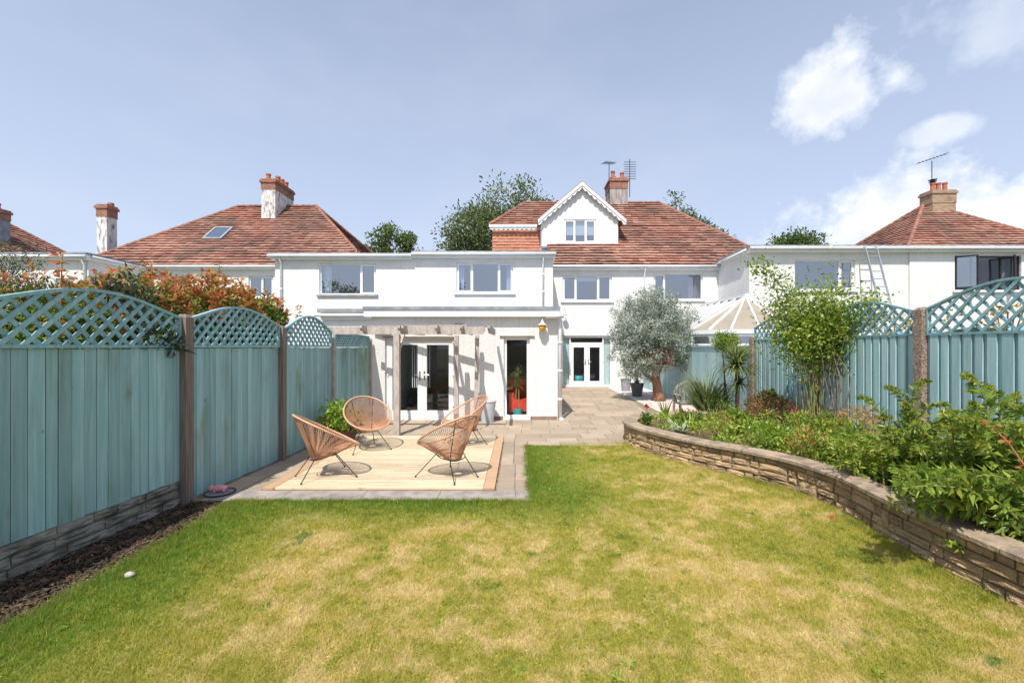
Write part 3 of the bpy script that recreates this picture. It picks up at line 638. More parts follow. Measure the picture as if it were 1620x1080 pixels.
# roof: full slope right of the wing, raised eaves with hung tiles left of the dormer
yr, zr, ze, y0 = 23.5, 9.62, 5.42, 18.95; rx0, rx1, xr = .3, 7.6, 11.6
k_ = (zr - ze) / (yr - y0); zc = 7.86; yc = y0 + (zc - ze) / k_; Ls = math.hypot(yr - y0, zr - ze); Lc = Ls * (zc - ze) / (zr - ze); xl = -1.45
rb = MB().quad((XW1, y0, ze), (xr, y0, ze), (rx1, yr, zr), (rx0, yr, zr), (XW1, yc, zc)).quad((XW1, yc, zc), (rx0, yr, zr), (xl, yc, zc)).quad((xl, yc, zc), (rx0, yr, zr), (xl, 26, zc)).quad((xr, y0, ze), (xr, 28, ze), (rx1, yr, zr)).quad((rx1, yr, zr), (xr, 28, ze), (xl, 28, ze), (rx0, yr, zr))
ro = rb.build('roof', 'roof_base', H)
tile_plane('tile_courses', ro, (XW1, y0, ze), (1, 0, 0), (0, yr - y0, zr - ze), [(0, 0), (xr - XW1, 0), (xr - XW1 + (rx1 - xr) * Lc / Ls, Lc), (0, Lc)])
tile_plane('tile_courses', ro, (XW1, y0, ze), (1, 0, 0), (0, yr - y0, zr - ze), [(xl - XW1 - .1, Lc), (xr - XW1 + (rx1 - xr) * Lc / Ls, Lc), (rx1 - XW1, Ls), (rx0 - XW1, Ls)])
hip_cap(ro, (rx0, yr, zr), (rx1, yr, zr)); hip_cap(ro, (xr, y0, ze), (rx1, yr, zr)); hip_cap(ro, (xl - .1, yc - .05, zc), (rx0, yr, zr))
MB().box(xl + .1, XW1, yc + .12, 26, 5.3, zc - .02).build('upper_wall', 'smooth_white', H)
tile_plane('hung_tiles', H, (xl + .08, yc + .09, 5.3), (1, 0, 0), (0, 0, 1), [(0, 0), (XW1 - xl - .08, 0), (XW1 - xl - .08, zc - 5.45), (0, zc - 5.45)], m='tiles_orange', gauge=.15, lip=.04)
def scallop(x0, x1, y, z0, z1, step=.22):
    b = MB(); n = max(2, int((x1 - x0) / step)); w_ = (x1 - x0) / n
    for i in range(n):
        for j in range(4):
            a, c = x0 + w_ * (i + j / 4), x0 + w_ * (i + (j + 1) / 4); s1, s2 = abs(math.sin(math.pi * j / 4)), abs(math.sin(math.pi * (j + 1) / 4))
            za, zb = z0 - .07 * s1, z0 - .07 * s2
            b._add([(a, y, za), (c, y, zb), (c, y, z1), (a, y, z1), (a, y + .025, za), (c, y + .025, zb), (c, y + .025, z1), (a, y + .025, z1)], [(0, 1, 2, 3), (7, 6, 5, 4), (0, 4, 5, 1)])
    return b
scallop(xl - .05, XW1, yc - .12, zc - .17, zc - .02).build('scalloped_board', 'smooth_white', H)
MB().box(xl - .08, XW1, yc - .16, yc - .125, zc - .10, zc + .015).build('eaves_board', 'upvc', H)
# gabled dormer
YD = 20.2; dx0, dx1, dxc = PX(857, YD), PX(978, YD), PX(920, YD); za = PZ(291, YD); zev = PZ(350, YD); zdb = PZ(391, YD)
hdm = hole(892, 943, 347, 384, YD)
gz = lambda x: za - .10 - abs(x - dxc) * (za - zev) / (dxc - PX(852, YD))
gb = MB()
def prism(pts):
    n = len(pts); gb._add([(x, YD, z) for x, z in pts] + [(x, YD + .15, z) for x, z in pts], [tuple(range(n)), tuple(range(n, 2 * n))[::-1]] + [(i, i + n, (i + 1) % n + n, (i + 1) % n) for i in range(n)])
a, b, e, f = hdm
prism([(dx0, zdb), (dx1, zdb), (dx1, e), (dx0, e)]); prism([(dx0, e), (a, e), (a, gz(a)), (dx0, gz(dx0))]); prism([(b, e), (dx1, e), (dx1, gz(dx1)), (b, gz(b))]); prism([(a, f), (b, f), (b, gz(b)), (dxc, za - .10), (a, gz(a))])
gb.build('dormer_wall', 'smooth_white', H)
MB().box(dx0 + .002, XW1 + .05, YD + .05, 23, 5.3, zdb - .062).build('dormer_cheek', 'smooth_white', H)
MB().box(dx0, dx0 + .1, YD + .15, 23.4, zdb, gz(dx0)).box(dx1 - .1, dx1, YD + .15, 23.4, zdb, gz(dx1)).build('dormer_cheek', 'smooth_white', H)
xa, xb = PX(851, YD), PX(989, YD); ze_ = zev
dr = MB()
for xs_, in ((xa,), (xb,)): dr._add([(xs_, YD - .2, ze_), (dxc, YD - .2, za), (dxc, 24.0, za), (xs_, 24.0, ze_), (xs_, YD - .2, ze_ + .07), (dxc, YD - .2, za + .07), (dxc, 24.0, za + .07), (xs_, 24.0, ze_ + .07)], [(0, 1, 2, 3), (4, 7, 6, 5), (0, 4, 5, 1), (3, 2, 6, 7), (0, 3, 7, 4)])
dr.build('dormer_roof', 'tiles', H)
bb = MB(); sb = MB()
for xs_ in (xa, xb):
    A_ = Vector((xs_, YD - .23, ze_ + .02)); B_ = Vector((dxc, YD - .23, za + .02)); dn = Vector((0, 0, -.16))
    bb._add([A_, B_, B_ + dn, A_ + dn, A_ + Vector((0, .03, 0)), B_ + Vector((0, .03, 0)), B_ + dn + Vector((0, .03, 0)), A_ + dn + Vector((0, .03, 0))], [(0, 1, 2, 3), (7, 6, 5, 4), (0, 4, 5, 1), (3, 2, 6, 7), (0, 3, 7, 4)])
    n = 9
    for i in range(n):
        for j in range(4):
            t0, t1 = (i + j / 4) / n, (i + (j + 1) / 4) / n; p, q = A_.lerp(B_, t0) + dn * .8, A_.lerp(B_, t1) + dn * .8
            s1, s2 = .1 + .09 * math.sin(math.pi * j / 4), .1 + .09 * math.sin(math.pi * (j + 1) / 4); oy = Vector((0, .032, 0)); o2 = Vector((0, .05, 0))
            sb._add([p + oy, q + oy, q + oy - Vector((0, 0, s2)), p + oy - Vector((0, 0, s1)), p + o2, q + o2, q + o2 - Vector((0, 0, s2)), p + o2 - Vector((0, 0, s1))], [(0, 1, 2, 3), (7, 6, 5, 4), (3, 2, 6, 7)])
bb.build('bargeboard', 'upvc', H); sb.build('scalloped_board', 'smooth_white', H)
win_px(H, 892, 943, 347, 384, YD, (909.5, 926), inset=.03, openers=(0, 2), extra=[('blind', PX(893, YD), PX(942, YD), PZ(371, YD), PZ(348, YD))])
MB().box(dx0 - .05, dx1 + .05, YD - .06, YD - .001, zdb - .06, zdb + .03).build('lead_flashing', 'felt', H)
chimney(H, 4.9, 5.86, 23.3, 24.5, 8.3, 10.35, 10.95, [(5.12, 23.6, .45), (5.62, 23.6, .38), (5.3, 24.2, .38)], body='stack_grey')

# ------------------------------------------------------------------ left neighbour
HL = thing('house', 'white house with a skylight in its red roof and a four pot chimney', 'house', (-11, 18, 0))
XL0, XL1 = PX(435, YW), XW0 - .002; zL = 5.27
hl = hole(505, 595, 417, 466, YW)
wall('wing_wall', HL, XL0, XL1, 0, zL - .04, YW, [hl])
MB().box(XL0, XL0 + .25, YW + .25, YM, 0, zL - .04).build('side_wall', 'render', HL)
MB().box(XL0 - .12, XL1, YW - .22, 21, zL + .02, zL + .08).build('flat_roof', 'felt', HL)
MB().box(XL0 - .09, XL1 - .004, YW - .17, 21, zL - .15, zL + .018).build('fascia', 'upvc', HL)
gutter(HL, XL0 - .15, XL1, YW - .24, zL - .03)
win_px(HL, 505, 595, 417, 466, YW, (570,), openers=(1,), sill='grey_sill', extra=[('curtain', PX(509, YW), PX(521, YW), PZ(464, YW), PZ(419, YW))])
pipe(HL, [(PX(446, YW), YW - .2, zL - .1), (PX(446, YW), YW - .06, zL - .3), (PX(446, YW), YW - .06, .1)])
hl2 = hole(393, 432, 436, 470, YM); hl3 = hole(255, 300, 436, 470, YM)
wall('main_wall', HL, -16.5, XL0 + .25, 0, 5.3, YM, [hl2, hl3])
win_px(HL, 393, 432, 436, 470, YM, (413,), openers=(1,)); win_px(HL, 255, 300, 436, 470, YM, (278,), openers=(0,))
MB().box(-16.4, XL0 - .01, YM - .16, YM - .001, 5.2, 5.34).build('fascia', 'upvc', HL)
gutter(HL, -16.4, XL0 - .02, YM - .22, 5.32)
rl = hip_roof(HL, -19.7, -6.7, -15.3, -11.1, zr=9.42, sides=('front', 'right'))
# skylight set in the slope
yk = lambda py: (lambda kk: (5.4 - kk * 19.0 - 1.8) / ((CY - py) / F - kk))((9.42 - 5.4) / 4.45)
def on_roof(px, py, h=.06):
    Y = yk(py); return Vector((PX(px, Y), Y - h * .66, PZ(py, Y) + h * .75))
s4 = [on_roof(320, 380), on_roof(359, 380), on_roof(369, 362), on_roof(335, 362)]
c0 = (s4[0] + s4[2]) / 2; sw = .82; kk = Vector((0, 4.45, 4.02)).normalized()
P0 = c0 - kk * .62 - Vector((sw / 2, 0, 0)) ; N_ = Vector((0, -4.02, 4.45)).normalized()
def P_(u, v, h=0): return P0 + Vector((1, 0, 0)) * u + kk * v + N_ * h
sk = MB()
for (u0, u1, v0, v1) in ((0, sw + .1, 0, .09), (0, sw + .1, 1.1, 1.2), (0, .09, .09, 1.1), (sw + .01, sw + .1, .09, 1.1)):
    sk._add([P_(u0, v0, -.05), P_(u1, v0, -.05), P_(u1, v1, -.05), P_(u0, v1, -.05), P_(u0, v0, .07), P_(u1, v0, .07), P_(u1, v1, .07), P_(u0, v1, .07)], [(0, 3, 2, 1), (4, 5, 6, 7), (0, 1, 5, 4), (2, 3, 7, 6), (0, 4, 7, 3), (1, 2, 6, 5)])
sko = sk.build('skylight', 'grey_sill', HL); MB().quad(P_(.08, .08, .05), P_(sw + .02, .08, .05), P_(sw + .02, 1.12, .05), P_(.08, 1.12, .05)).build('pane', 'skylight', sko)
chimney(HL, -13.4, -12.68, 22.3, 24.1, 8.0, 9.95, 10.5, [(-13.2, 22.6, .36), (-12.9, 22.95, .36), (-12.9, 23.35, .36), (-12.9, 23.75, .36)])
# neighbour's low lean-to behind the fence
LT = thing('porch', 'low white porch with a grey flat roof behind the fence, left of the extension', 'porch', (-5.2, 13, 0))
MB().box(PX(510, 13), -4.2, 13, 15, 0, 2.6).build('wall', 'render', LT)
MB().box(PX(505, 13), -4.2, 12.85, 15.1, 2.82, 2.93).build('roof', 'grey_sill', LT)
MB().box(PX(509, 13), -4.2, 12.93, 15, 2.602, 2.78).build('fascia', 'upvc', LT); gutter(LT, PX(501, 13), -4.2, 12.86, 2.74)

# ------------------------------------------------------------------ far-left house
HF = thing('house', 'white flat roofed house wing with tall painted chimney at the far left', 'house', (-21, 18, 0))
XF1 = -16.55
wall('wing_wall', HF, -30, XF1, 0, 5.28, YW, [hole(88, 118, 440, 480, YW)])
win_px(HF, 88, 118, 440, 480, YW, (), openers=(0,))
MB().box(XF1 - .25, XF1, YW + .25, YM + .3, 0, 5.28).build('side_wall', 'render', HF)
MB().box(-30, XF1 + .14, YW - .22, 22, 5.3, 5.37).build('flat_roof', 'felt', HF)
MB().box(-30, XF1 + .1, YW - .17, 21.9, 5.1, 5.298).build('fascia', 'upvc', HF)
gutter(HF, -30, XF1 + .1, YW - .24, 5.22)
pipe(HF, [(XF1 - .1, YW - .2, 5.15), (XF1 - .1, YW - .06, 4.9), (XF1 - .1, YW - .06, .1)])
pipe(HF, [(XF1 + .14, YW, 5.24), (XF1 + .14, YM, 5.24)], .05, name='side_gutter')
hip_roof(HF, -36, -24.6, -31, -29.6, zr=9.3, sides=('front', 'right'))
chimney(HF, -19.68, -19.2, 20, 20.5, 4.8, 7.85, 8.42, [(-19.3, 20.3, .14)])
chimney(HF, -27.6, -26.95, 22, 22.75, 5, 8.4, 8.95, [(-27.2, 22.4, .3)], body='stack_blue')

# ------------------------------------------------------------------ right house
HR = thing('house', 'white house with a pyramid tiled roof and dark framed window, at the right', 'house', (16, 18, 0))
XR0 = 8.82; xs2 = PX(1437, YW); zR = 5.56
hr = hole(1257, 1353, 411, 459, YW); hr2 = hole(1508, 1613, 405, 459, YW)
wall('wing_wall', HR, XR0, xs2, 0, zR - .06, YW, [hr])
wall('main_wall', HR, xs2 + .002, 30, 0, zR - .06, YW - .06, [hr2], th=.31)
MB().box(XR0, XR0 + .25, YW + .25, YM - .002, 0, zR - .06).build('side_wall', 'render', HR)
MB().box(XR0 - .12, 30, YW - .28, 22, zR, zR + .07).build('flat_roof', 'felt', HR)
MB().box(XR0 - .09, 30, YW - .22, 21.9, zR - .17, zR - .002).build('fascia', 'upvc', HR)
gutter(HR, XR0 - .12, 30, YW - .3, zR - .04)
pipe(HR, [(XR0 - .14, YW, zR - .06), (XR0 - .14, YM, zR - .14)], .05, name='side_gutter')
win_px(HR, 1257, 1353, 411, 459, YW, (1330,), openers=(1,), extra=[('curtain_dark', PX(1343, YW), PX(1351, YW), PZ(456, YW), PZ(430, YW))])
wr = window(HR, hr2[0], hr2[1], hr2[2], hr2[3], YW - .06, [PX(1538, YW), PX(1584, YW)], m='dark_frame', sill=None, depth=2.5, glassm='glass_door', extra=[('curtain_dark', PX(1588, YW), PX(1597, YW), hr2[2], hr2[3])])
MB().box(hr2[0] - .1, hr2[1] + .1, YW - .14, YW - .062, hr2[2] - .09, hr2[2] - .002).build('sill', 'smooth_white', wr)
# two casements standing open
for xh, x_ in ((PX(1510, YW), 1), (PX(1606, YW), -1)):
    sash = MB(); w_ = .62; z0_, z1_ = hr2[2] + .08, hr2[3] - .05; ang = R(38)
    dvec = Vector((x_ * math.cos(ang), -math.sin(ang), 0)); o_ = Vector((xh, YW - .02, 0))
    def sp(u, z): return o_ + dvec * u + Vector((0, 0, z))
    for p, q in (((0, z0_), (w_, z0_)), ((0, z1_), (w_, z1_)), ((.02, z0_), (.02, z1_)), ((w_ - .02, z0_), (w_ - .02, z1_))): sash.beam(sp(*p), sp(*q), .05, .05)
    so_ = sash.build('open_casement', 'dark_frame', wr)
    MB().quad(sp(.03, z0_), sp(w_ - .03, z0_), sp(w_ - .03, z1_), sp(.03, z1_)).build('pane', 'glass', HR)
hip_roof(HR, 16.9, 27.6, 22.0, 22.4, zr=9.45, sides=('front', 'left'))
chimney(HR, 22.0, 23.25, 22.9, 23.6, 7.8, 9.45, 10.15, [(22.3, 23.2, .45), (22.65, 23.25, .48), (23.0, 23.25, .5)], body='brick_buff', top='brick_buff')

# aerials
def aerial(name, label, x, y, z0, z1, yaw, n, length, wide, pitch=0.0, group=None):
    t_ = thing(name, label, 'aerial', (x, y, z0), yaw)
    MB().tube([(0, 0, 0), (0, 0, z1 - z0)], .02, 6).build('mast', 'metal_dark', t_, local=True)
    b = MB(); h = z1 - z0 - .05
    b.tube([(-length / 2, 0, h), (length / 2, 0, h + pitch)], .014, 5)
    b.build('boom', 'metal_dark', t_, local=True)
    for k in range(n):
        u = -length / 2 + length * k / (n - 1); hh = h + pitch * (u / length + .5); ww = wide * (1 - .3 * k / n)
        MB().tube([(u, -ww / 2, hh), (u, ww / 2, hh)], .014, 4).build('element', 'metal_dark', t_, local=True)
    return t_
aerial('television_aerial', 'spiky aerial leaning left of the middle chimney', 4.86, 23.35, 9.8, 11.75, R(30), 8, .75, .45, .12)
ar = thing('television_aerial', 'ladder like aerial standing on the right corner of the middle chimney', 'aerial', (5.98, 23.35, 9.9))
MB().tube([(0, 0, 0), (0, 0, 2.05)], .02, 6).build('mast', 'metal_dark', ar, local=True)
for k in range(8): MB().tube([(-.32 + .02 * (k % 3), 0, 1.0 + k * .13), (.34, 0, 1.0 + k * .13)], .016, 4).build('element', 'metal_dark', ar, local=True)
aerial('television_aerial', 'aerial above the buff brick chimney of the right house', 22.35, 23.3, 10.1, 11.85, R(-20), 9, 1.25, .4, .35)
t_ = thing('pot_cowl', 'black cowl on the leftmost pot of the right chimney', 'cowl', (22.3, 23.2, 10.6)); MB().lathe([(.10, 0), (.10, .05), (.17, .07), (.17, .09), (.08, .1), (.08, .16), (.2, .18), (.05, .22)], (0, 0, 0), 12).build('cap', 'metal_dark', t_, local=True)
aerial('television_aerial', 'thin aerial at the roof edge over the leftmost window of the near wall', PX(566, 17), 17, 5.0, 5.9, R(60), 5, .4, .35)

# ------------------------------------------------------------------ conservatory
CV = thing('conservatory', 'white conservatory with beige panelled roof behind the right fence', 'conservatory', (8, 15, 0))
zE = 2.32; ev = [(5.75, 18.9), (5.75, 14.5), (6.6, 13.4), (9.3, 13.4), (10.5, 14.5), (10.5, 16.4)]; ap = (8.05, 15.3, 3.55); bk = (8.05, 19.0, 3.55)
rf_pts = [(x, y, zE) for x, y in ev]
def rib(p, q, m='upvc'): return MB().beam(p, q, .055, .06).build('glazing_bar', m, CV)
def panel(*p, m='poly'): MB().quad(*p).build('roof_panel', m, CV)
nL = 6
for k in range(nL):
    ya, yb = 18.9 + (14.5 - 18.9) * k / nL, 18.9 + (14.5 - 18.9) * (k + 1) / nL; ta, tb = 19 + (15.3 - 19) * k / nL, 19 + (15.3 - 19) * (k + 1) / nL
    panel((5.75, ya, zE), (5.75, yb, zE), (8.05, tb, 3.55), (8.05, ta, 3.55), m='poly_grey'); rib((5.75, yb, zE + .03), (8.05, tb, 3.58))
chain = [(5.75, 14.5), (6.15, 13.95), (6.6, 13.4), (7.5, 13.4), (8.4, 13.4), (9.3, 13.4), (9.9, 13.95), (10.5, 14.5)]
for p, q in zip(chain[:-1], chain[1:]): panel((*p, zE), (*q, zE), ap); rib((*q, zE + .03), (ap[0], ap[1], ap[2] + .03))
panel((10.5, 14.5, zE), (10.5, 16.4, zE), (8.05, 16.4, 3.55), ap)
MB().beam((8.05, 15.2, 3.62), (8.05, 19, 3.62), .14, .1).build('ridge', 'upvc', CV)
for k in range(len(ev) - 1):
    p, q = Vector((*ev[k], 0)), Vector((*ev[k + 1], 0))
    MB().beam(p + Vector((0, 0, zE - .05)), q + Vector((0, 0, zE - .05)), .13, .13).build('eaves_beam', 'upvc', CV)
    MB().beam(p + Vector((0, 0, .35)), q + Vector((0, 0, .35)), .2, .7).build('dwarf_wall', 'render', CV)
    n = max(1, round((q - p).length / 1.0))
    for j in range(n):
        A_, B_ = p.lerp(q, j / n), p.lerp(q, (j + 1) / n); dv = (B_ - A_).normalized()
        fr = MB().beam(A_ + dv * .05 + Vector((0, 0, .7)), A_ + dv * .05 + Vector((0, 0, zE - .11)), .1, .07, up=(1, 0, 0)).beam(B_ - dv * .05 + Vector((0, 0, .7)), B_ - dv * .05 + Vector((0, 0, zE - .11)), .1, .07, up=(1, 0, 0))
        for zz in (.74, 1.86, zE - .15): fr.beam(A_ + Vector((0, 0, zz)), B_ + Vector((0, 0, zz)), .062, .07)
        wo = fr.build('window', 'upvc', CV)
        MB().quad(A_ + Vector((0, 0, .7)), B_ + Vector((0, 0, .7)), B_ + Vector((0, 0, zE - .1)), A_ + Vector((0, 0, zE - .1))).build('pane', 'glass', wo)

# ladder
LD = thing('ladder', 'aluminium extension ladder leaning on the wall of the right house', 'ladder', (PX(1375, 15.4), 15.4, 0))
def ladder_section(x0, x1, ya, yb, za, zb, tw=0):
    for x in (x0, x1): MB().beam((x + tw * (1 if x == x1 else .6), ya, za), (x, yb, zb), .035, .07).build('stile', 'aluminium', LD)
    n = int((zb - za) / .28)
    for k in range(n):
        f_ = (k + .5) / n; y = ya + (yb - ya) * f_; z = za + (zb - za) * f_; tt = tw * (1 - f_)
        MB().tube([(x0 + tt * .6, y, z), (x1 + tt, y, z)], .016, 6).build('rung', 'aluminium', LD)
ladder_section(12.92, 13.34, 14.5, 16.1, 0, 5.6)

# ------------------------------------------------------------------ fences
unit_box = MB().box(-.5, .5, -.5, .5, -.5, .5)
board_me = [None] * 3
def feather(m):                                       # feather-edge board, unit width and height
    b = MB(); b._add([(0, 0, 0), (1, 0, 0), (1, .010, 0), (0, .014, 0), (0, 0, 1), (1, 0, 1), (1, .010, 1), (0, .014, 1)], [(0, 3, 2, 1), (4, 5, 6, 7), (0, 1, 5, 4), (2, 3, 7, 6), (0, 4, 7, 3), (1, 2, 6, 5)]); return b.mesh('board', m)
FB_L = feather('fence')
SLAT = unit_box.mesh('trellis_slat', 'fence_trellis'); RBOARD = unit_box.mesh('board', 'fence_right')
def place(name, me, parent, loc, scale, rot=(0, 0, 0)):
    o = link(name, me, parent, True); o.location = loc; o.scale = scale; o.rotation_euler = rot; return o
def fence_panel(fence, p0, p1, zb, zt, label=None, arch=None, mode='feather', trellis=True, spacing=.145, n_boards=17):
    """panel from p0 to p1; +y of its frame looks into the garden"""
    p0, p1 = Vector((*p0, 0)), Vector((*p1, 0)); L = (p1 - p0).length; ang = math.atan2(p1.y - p0.y, p1.x - p0.x)
    fr = MB()
    for zz in (zb + .2, (zb + zt) / 2, zt - .15): fr.box(0, L, -.065, -.030, zz - .03, zz + .03)
    fr.box(0, L, -.02, .036, zt - .003, zt + .027)
    if trellis:
        z0 = zt + .015; ze_, zp_ = arch
        def top(u): return ze_ + (zp_ - ze_) * math.sin(math.pi * min(max(u / L, 0), 1)) ** 1.15
        n = 18
        for i in range(n):
            u0, u1 = L * i / n, L * (i + 1) / n; fr.beam((u0, .013, top(u0)), (u1, .013, top(u1)), .05, .028)
        for u in (.012, L - .012): fr.box(u - .012, u + .012, -.01, .036, z0, top(u) - .01)
    T = link('panel', fr.mesh('panel', 'fence_trellis'), fence, True); T.location = Vector(p0) - Vector(fence.location); T.rotation_euler = (0, 0, ang)
    if label: T['label'] = label
    if mode == 'feather': MB().box(.01, L - .01, -.016, -.010, zb + .01, zt - .02).build('shade_backing', 'gap_shade', T, local=True)  # added dark sheet, its colour stands in for shade between the boards
    x = 0.0; ws = [random.uniform(.82, 1.18) for _ in range(n_boards)]; s_ = L / sum(ws)
    for w_ in ws:
        ww = w_ * s_; j = random.uniform(-.006, .006)
        if mode == 'feather':
            place('board', FB_L, T, (x + .002, random.uniform(-.003, .004), zb + j), (ww - .0085, 1, zt - zb - .01), (0, random.uniform(-.0015, .0015), 0))
        elif mode == 'batten':
            place('board', RBOARD, T, (x + ww * .34, .016, (zb + zt) / 2 + j), (ww * .66, .024, zt - zb))
            place('board', RBOARD, T, (x + ww * .84, -.008, (zb + zt) / 2 - j), (ww * .44, .016, zt - zb - .01))
        elif mode == 'flat':
            place('board', RBOARD, T, (x + ww * .5, .0, (zb + zt) / 2), (ww - .003, .016, zt - zb))
        x += ww
    if trellis:
        for sgn, yy in ((1, .004), (-1, .024)):
            u = -1.2
            while u < L + 1.2:
                pts = [(u + sgn * s, z0 + s) for s in np.arange(0, 1.0, .01)]
                ins = [(a, z) for a, z in pts if .012 < a < L - .012 and z < top(a) - .005]
                if len(ins) > 6:
                    a, b = ins[0], ins[-1]; ln = math.hypot(b[0] - a[0], b[1] - a[1])
                    place('trellis_slat', SLAT, T, ((a[0] + b[0]) / 2, yy + random.uniform(-.001, .001), (a[1] + b[1]) / 2), (ln, .016, .034), (0, -sgn * math.pi / 4 + random.uniform(-.02, .02), 0))
                u += spacing * random.uniform(.97, 1.03)
    return T
def post(fence, x, y, top_, m, w_=.11, label=None):
    b = MB().box(-w_ / 2, w_ / 2, -w_ / 2, w_ / 2, 0, top_ - .04)
    b._add([(-w_ / 2, -w_ / 2, top_ - .04), (w_ / 2, -w_ / 2, top_ - .04), (w_ / 2, w_ / 2, top_ - .04), (-w_ / 2, w_ / 2, top_ - .04), (-w_ / 4, -w_ / 4, top_), (w_ / 4, -w_ / 4, top_), (w_ / 4, w_ / 4, top_), (-w_ / 4, w_ / 4, top_)], [(4, 5, 6, 7), (0, 1, 5, 4), (1, 2, 6, 5), (2, 3, 7, 6), (3, 0, 4, 7)])
    o = link('post', b.mesh('post', m), fence, True); o.location = (x - fence.location.x, y - fence.location.y, 0)
    if label: o['label'] = label
    return o
PO = [1.05, 3.0, 4.92, 6.78, 8.50, 10.38]
FL = thing('fence', 'teal board fence with arched trellis tops along the left of the lawn', 'fence', (fx(1), 1, 0))
for i, zb, lb, ar_, sp_ in ((0, .29, None, (2.10, 2.30), .15), (1, .29, 'panel with green algae stains', (2.12, 2.31), .15), (2, .03, None, (2.12, 2.32), .145), (3, .03, None, (2.08, 2.33), .14), (4, .03, 'panel with a low straight trellis', (2.03, 2.06), .10)):
    fence_panel(FL, (fx(PO[i + 1] - .06), PO[i + 1] - .06), (fx(PO[i] + .06), PO[i] + .06), zb, 1.79, lb, arch=ar_, spacing=sp_, n_boards=17)
for i, (tz, ww, m_, lb) in enumerate([(2.14, .12, 'post_wood', None), (2.15, .12, 'post_wood', None), (2.17, .12, 'post_wood', None), (2.13, .11, 'post_wood', None), (1.98, .08, 'pergola', 'slim pale post'), (2.0, .09, 'pergola', 'slim pale post')]):
    post(FL, fx(PO[i]) + .02, PO[i], tz, m_, ww, lb)
# rock-faced gravel boards under the near panels
def rough_block(seed):
    r2 = random.Random(seed); b = MB(); n = 4; vs = []; g_ = {}
    for i in range(n + 1):
        for j in range(n + 1):
            e_ = i in (0, n) or j in (0, n); g_[i, j] = len(vs); vs.append((i / n - .5 + (0 if e_ else r2.uniform(-.06, .06)), (r2.uniform(-.15, .2) if e_ else .55 + r2.uniform(-.3, .4)), j / n - .5))
    fs = [(g_[i, j], g_[i, j + 1], g_[i + 1, j + 1], g_[i + 1, j]) for i in range(n) for j in range(n)]
    o = len(vs); vs += [(-.5, -1, -.5), (.5, -1, -.5), (.5, -1, .5), (-.5, -1, .5)]
    edge = lambda idx: [g_[i] for i in idx]
    fs.append(tuple([o, o + 1] + edge([(i, 0) for i in range(n, -1, -1)]))); fs.append(tuple([o + 1, o + 2] + edge([(n, j) for j in range(n, -1, -1)])))
    fs.append(tuple([o + 2, o + 3] + edge([(i, n) for i in range(0, n + 1)]))); fs.append(tuple([o + 3, o] + edge([(0, j) for j in range(0, n + 1)])))
    fs.append((o, o + 3, o + 2, o + 1)); b._add(vs, fs); return b
BLK = [rough_block(s_).mesh('block', 'gravel_board') for s_ in range(6)]
for i, lb in ((0, 'rough concrete block base under the nearest left panel'), (1, 'rough concrete block base under the algae stained panel')):
    pA, pB = Vector((fx(PO[i + 1] - .06), PO[i + 1] - .06, 0)), Vector((fx(PO[i] + .06), PO[i] + .06, 0)); L = (pB - pA).length
    T = link('gravel_board', MB().box(0, L, -.05, -.005, 0, .285).mesh('gravel_board', 'gravel_board'), FL, True); T.location = pA - FL.location; T.rotation_euler = (0, 0, math.atan2(pB.y - pA.y, pB.x - pA.x))
    for r_, (z0, hh) in enumerate(((.0, .095), (.098, .095), (.196, .09))):
        u = 0
        while u < L - .05:
            ww = min(random.choice([.22, .3, .42]), L - u); ww = ww if L - u - ww > .12 else L - u
            place('block', random.choice(BLK), T, (u + ww / 2, .01, z0 + hh / 2), (ww - .008, .035, hh - .006)); u += ww
# right fence
XFR = 5.45; RO = [1.7, 3.72, 5.80, 7.88, 10.0]
FR = thing('fence', 'pale teal board fence with arched trellis and speckled posts along the right', 'fence', (XFR, 2, 0))
for i, ar_ in enumerate([(2.30, 2.56), (2.30, 2.55), (2.27, 2.49), (2.22, 2.44)]):
    fence_panel(FR, (XFR, RO[i] + .07), (XFR, RO[i + 1] - .07), .15, 1.95, None, arch=ar_, mode='batten', n_boards=13, spacing=.175)
for y, tz, ww in ((3.72, 2.34, .13), (5.80, 2.33, .13), (7.88, 2.2, .13), (10.0, 2.05, .12)): post(FR, XFR - .02, y, tz, 'aggregate', ww)
for ya, yb, n in ((10.07, 12.4, 10), (12.45, 15.0, 11), (15.05, 18.9, 16)): fence_panel(FR, (XFR, ya), (XFR - .03, yb), .0, 1.78, 'plain panel without trellis', mode='flat', trellis=False, n_boards=n)

# ------------------------------------------------------------------ paving
SLB = []
for s_ in range(6):
    r2 = random.Random(s_ + 50); b = MB(); e_ = .5; j = [r2.uniform(-.012, .0) for _ in range(8)]
    b._add([(-e_, -e_, -1), (e_, -e_, -1), (e_, e_, -1), (-e_, e_, -1), (-e_ - j[0], -e_ - j[1], .6), (e_ + j[2], -e_ - j[3], .6), (e_ + j[4], e_ + j[5], .6), (-e_ - j[6], e_ + j[7], .6),
            (-e_ + .03, -e_ + .03, 1), (e_ - .03, -e_ + .03, 1), (e_ - .03, e_ - .03, 1), (-e_ + .03, e_ - .03, 1)],
           [(0, 1, 5, 4), (1, 2, 6, 5), (2, 3, 7, 6), (3, 0, 4, 7), (4, 5, 9, 8), (5, 6, 10, 9), (6, 7, 11, 10), (7, 4, 8, 11), (8, 9, 10, 11)]); SLB.append(b.mesh('slab', 'slab'))
PT = tag(bpy.data.objects.new('patio', MB().box(-3.6, -3.5, 10.2, 10.3, -.05, -.04).mesh('patio', 'mortar')), kind='structure'); COL.objects.link(PT)
nslab = 0
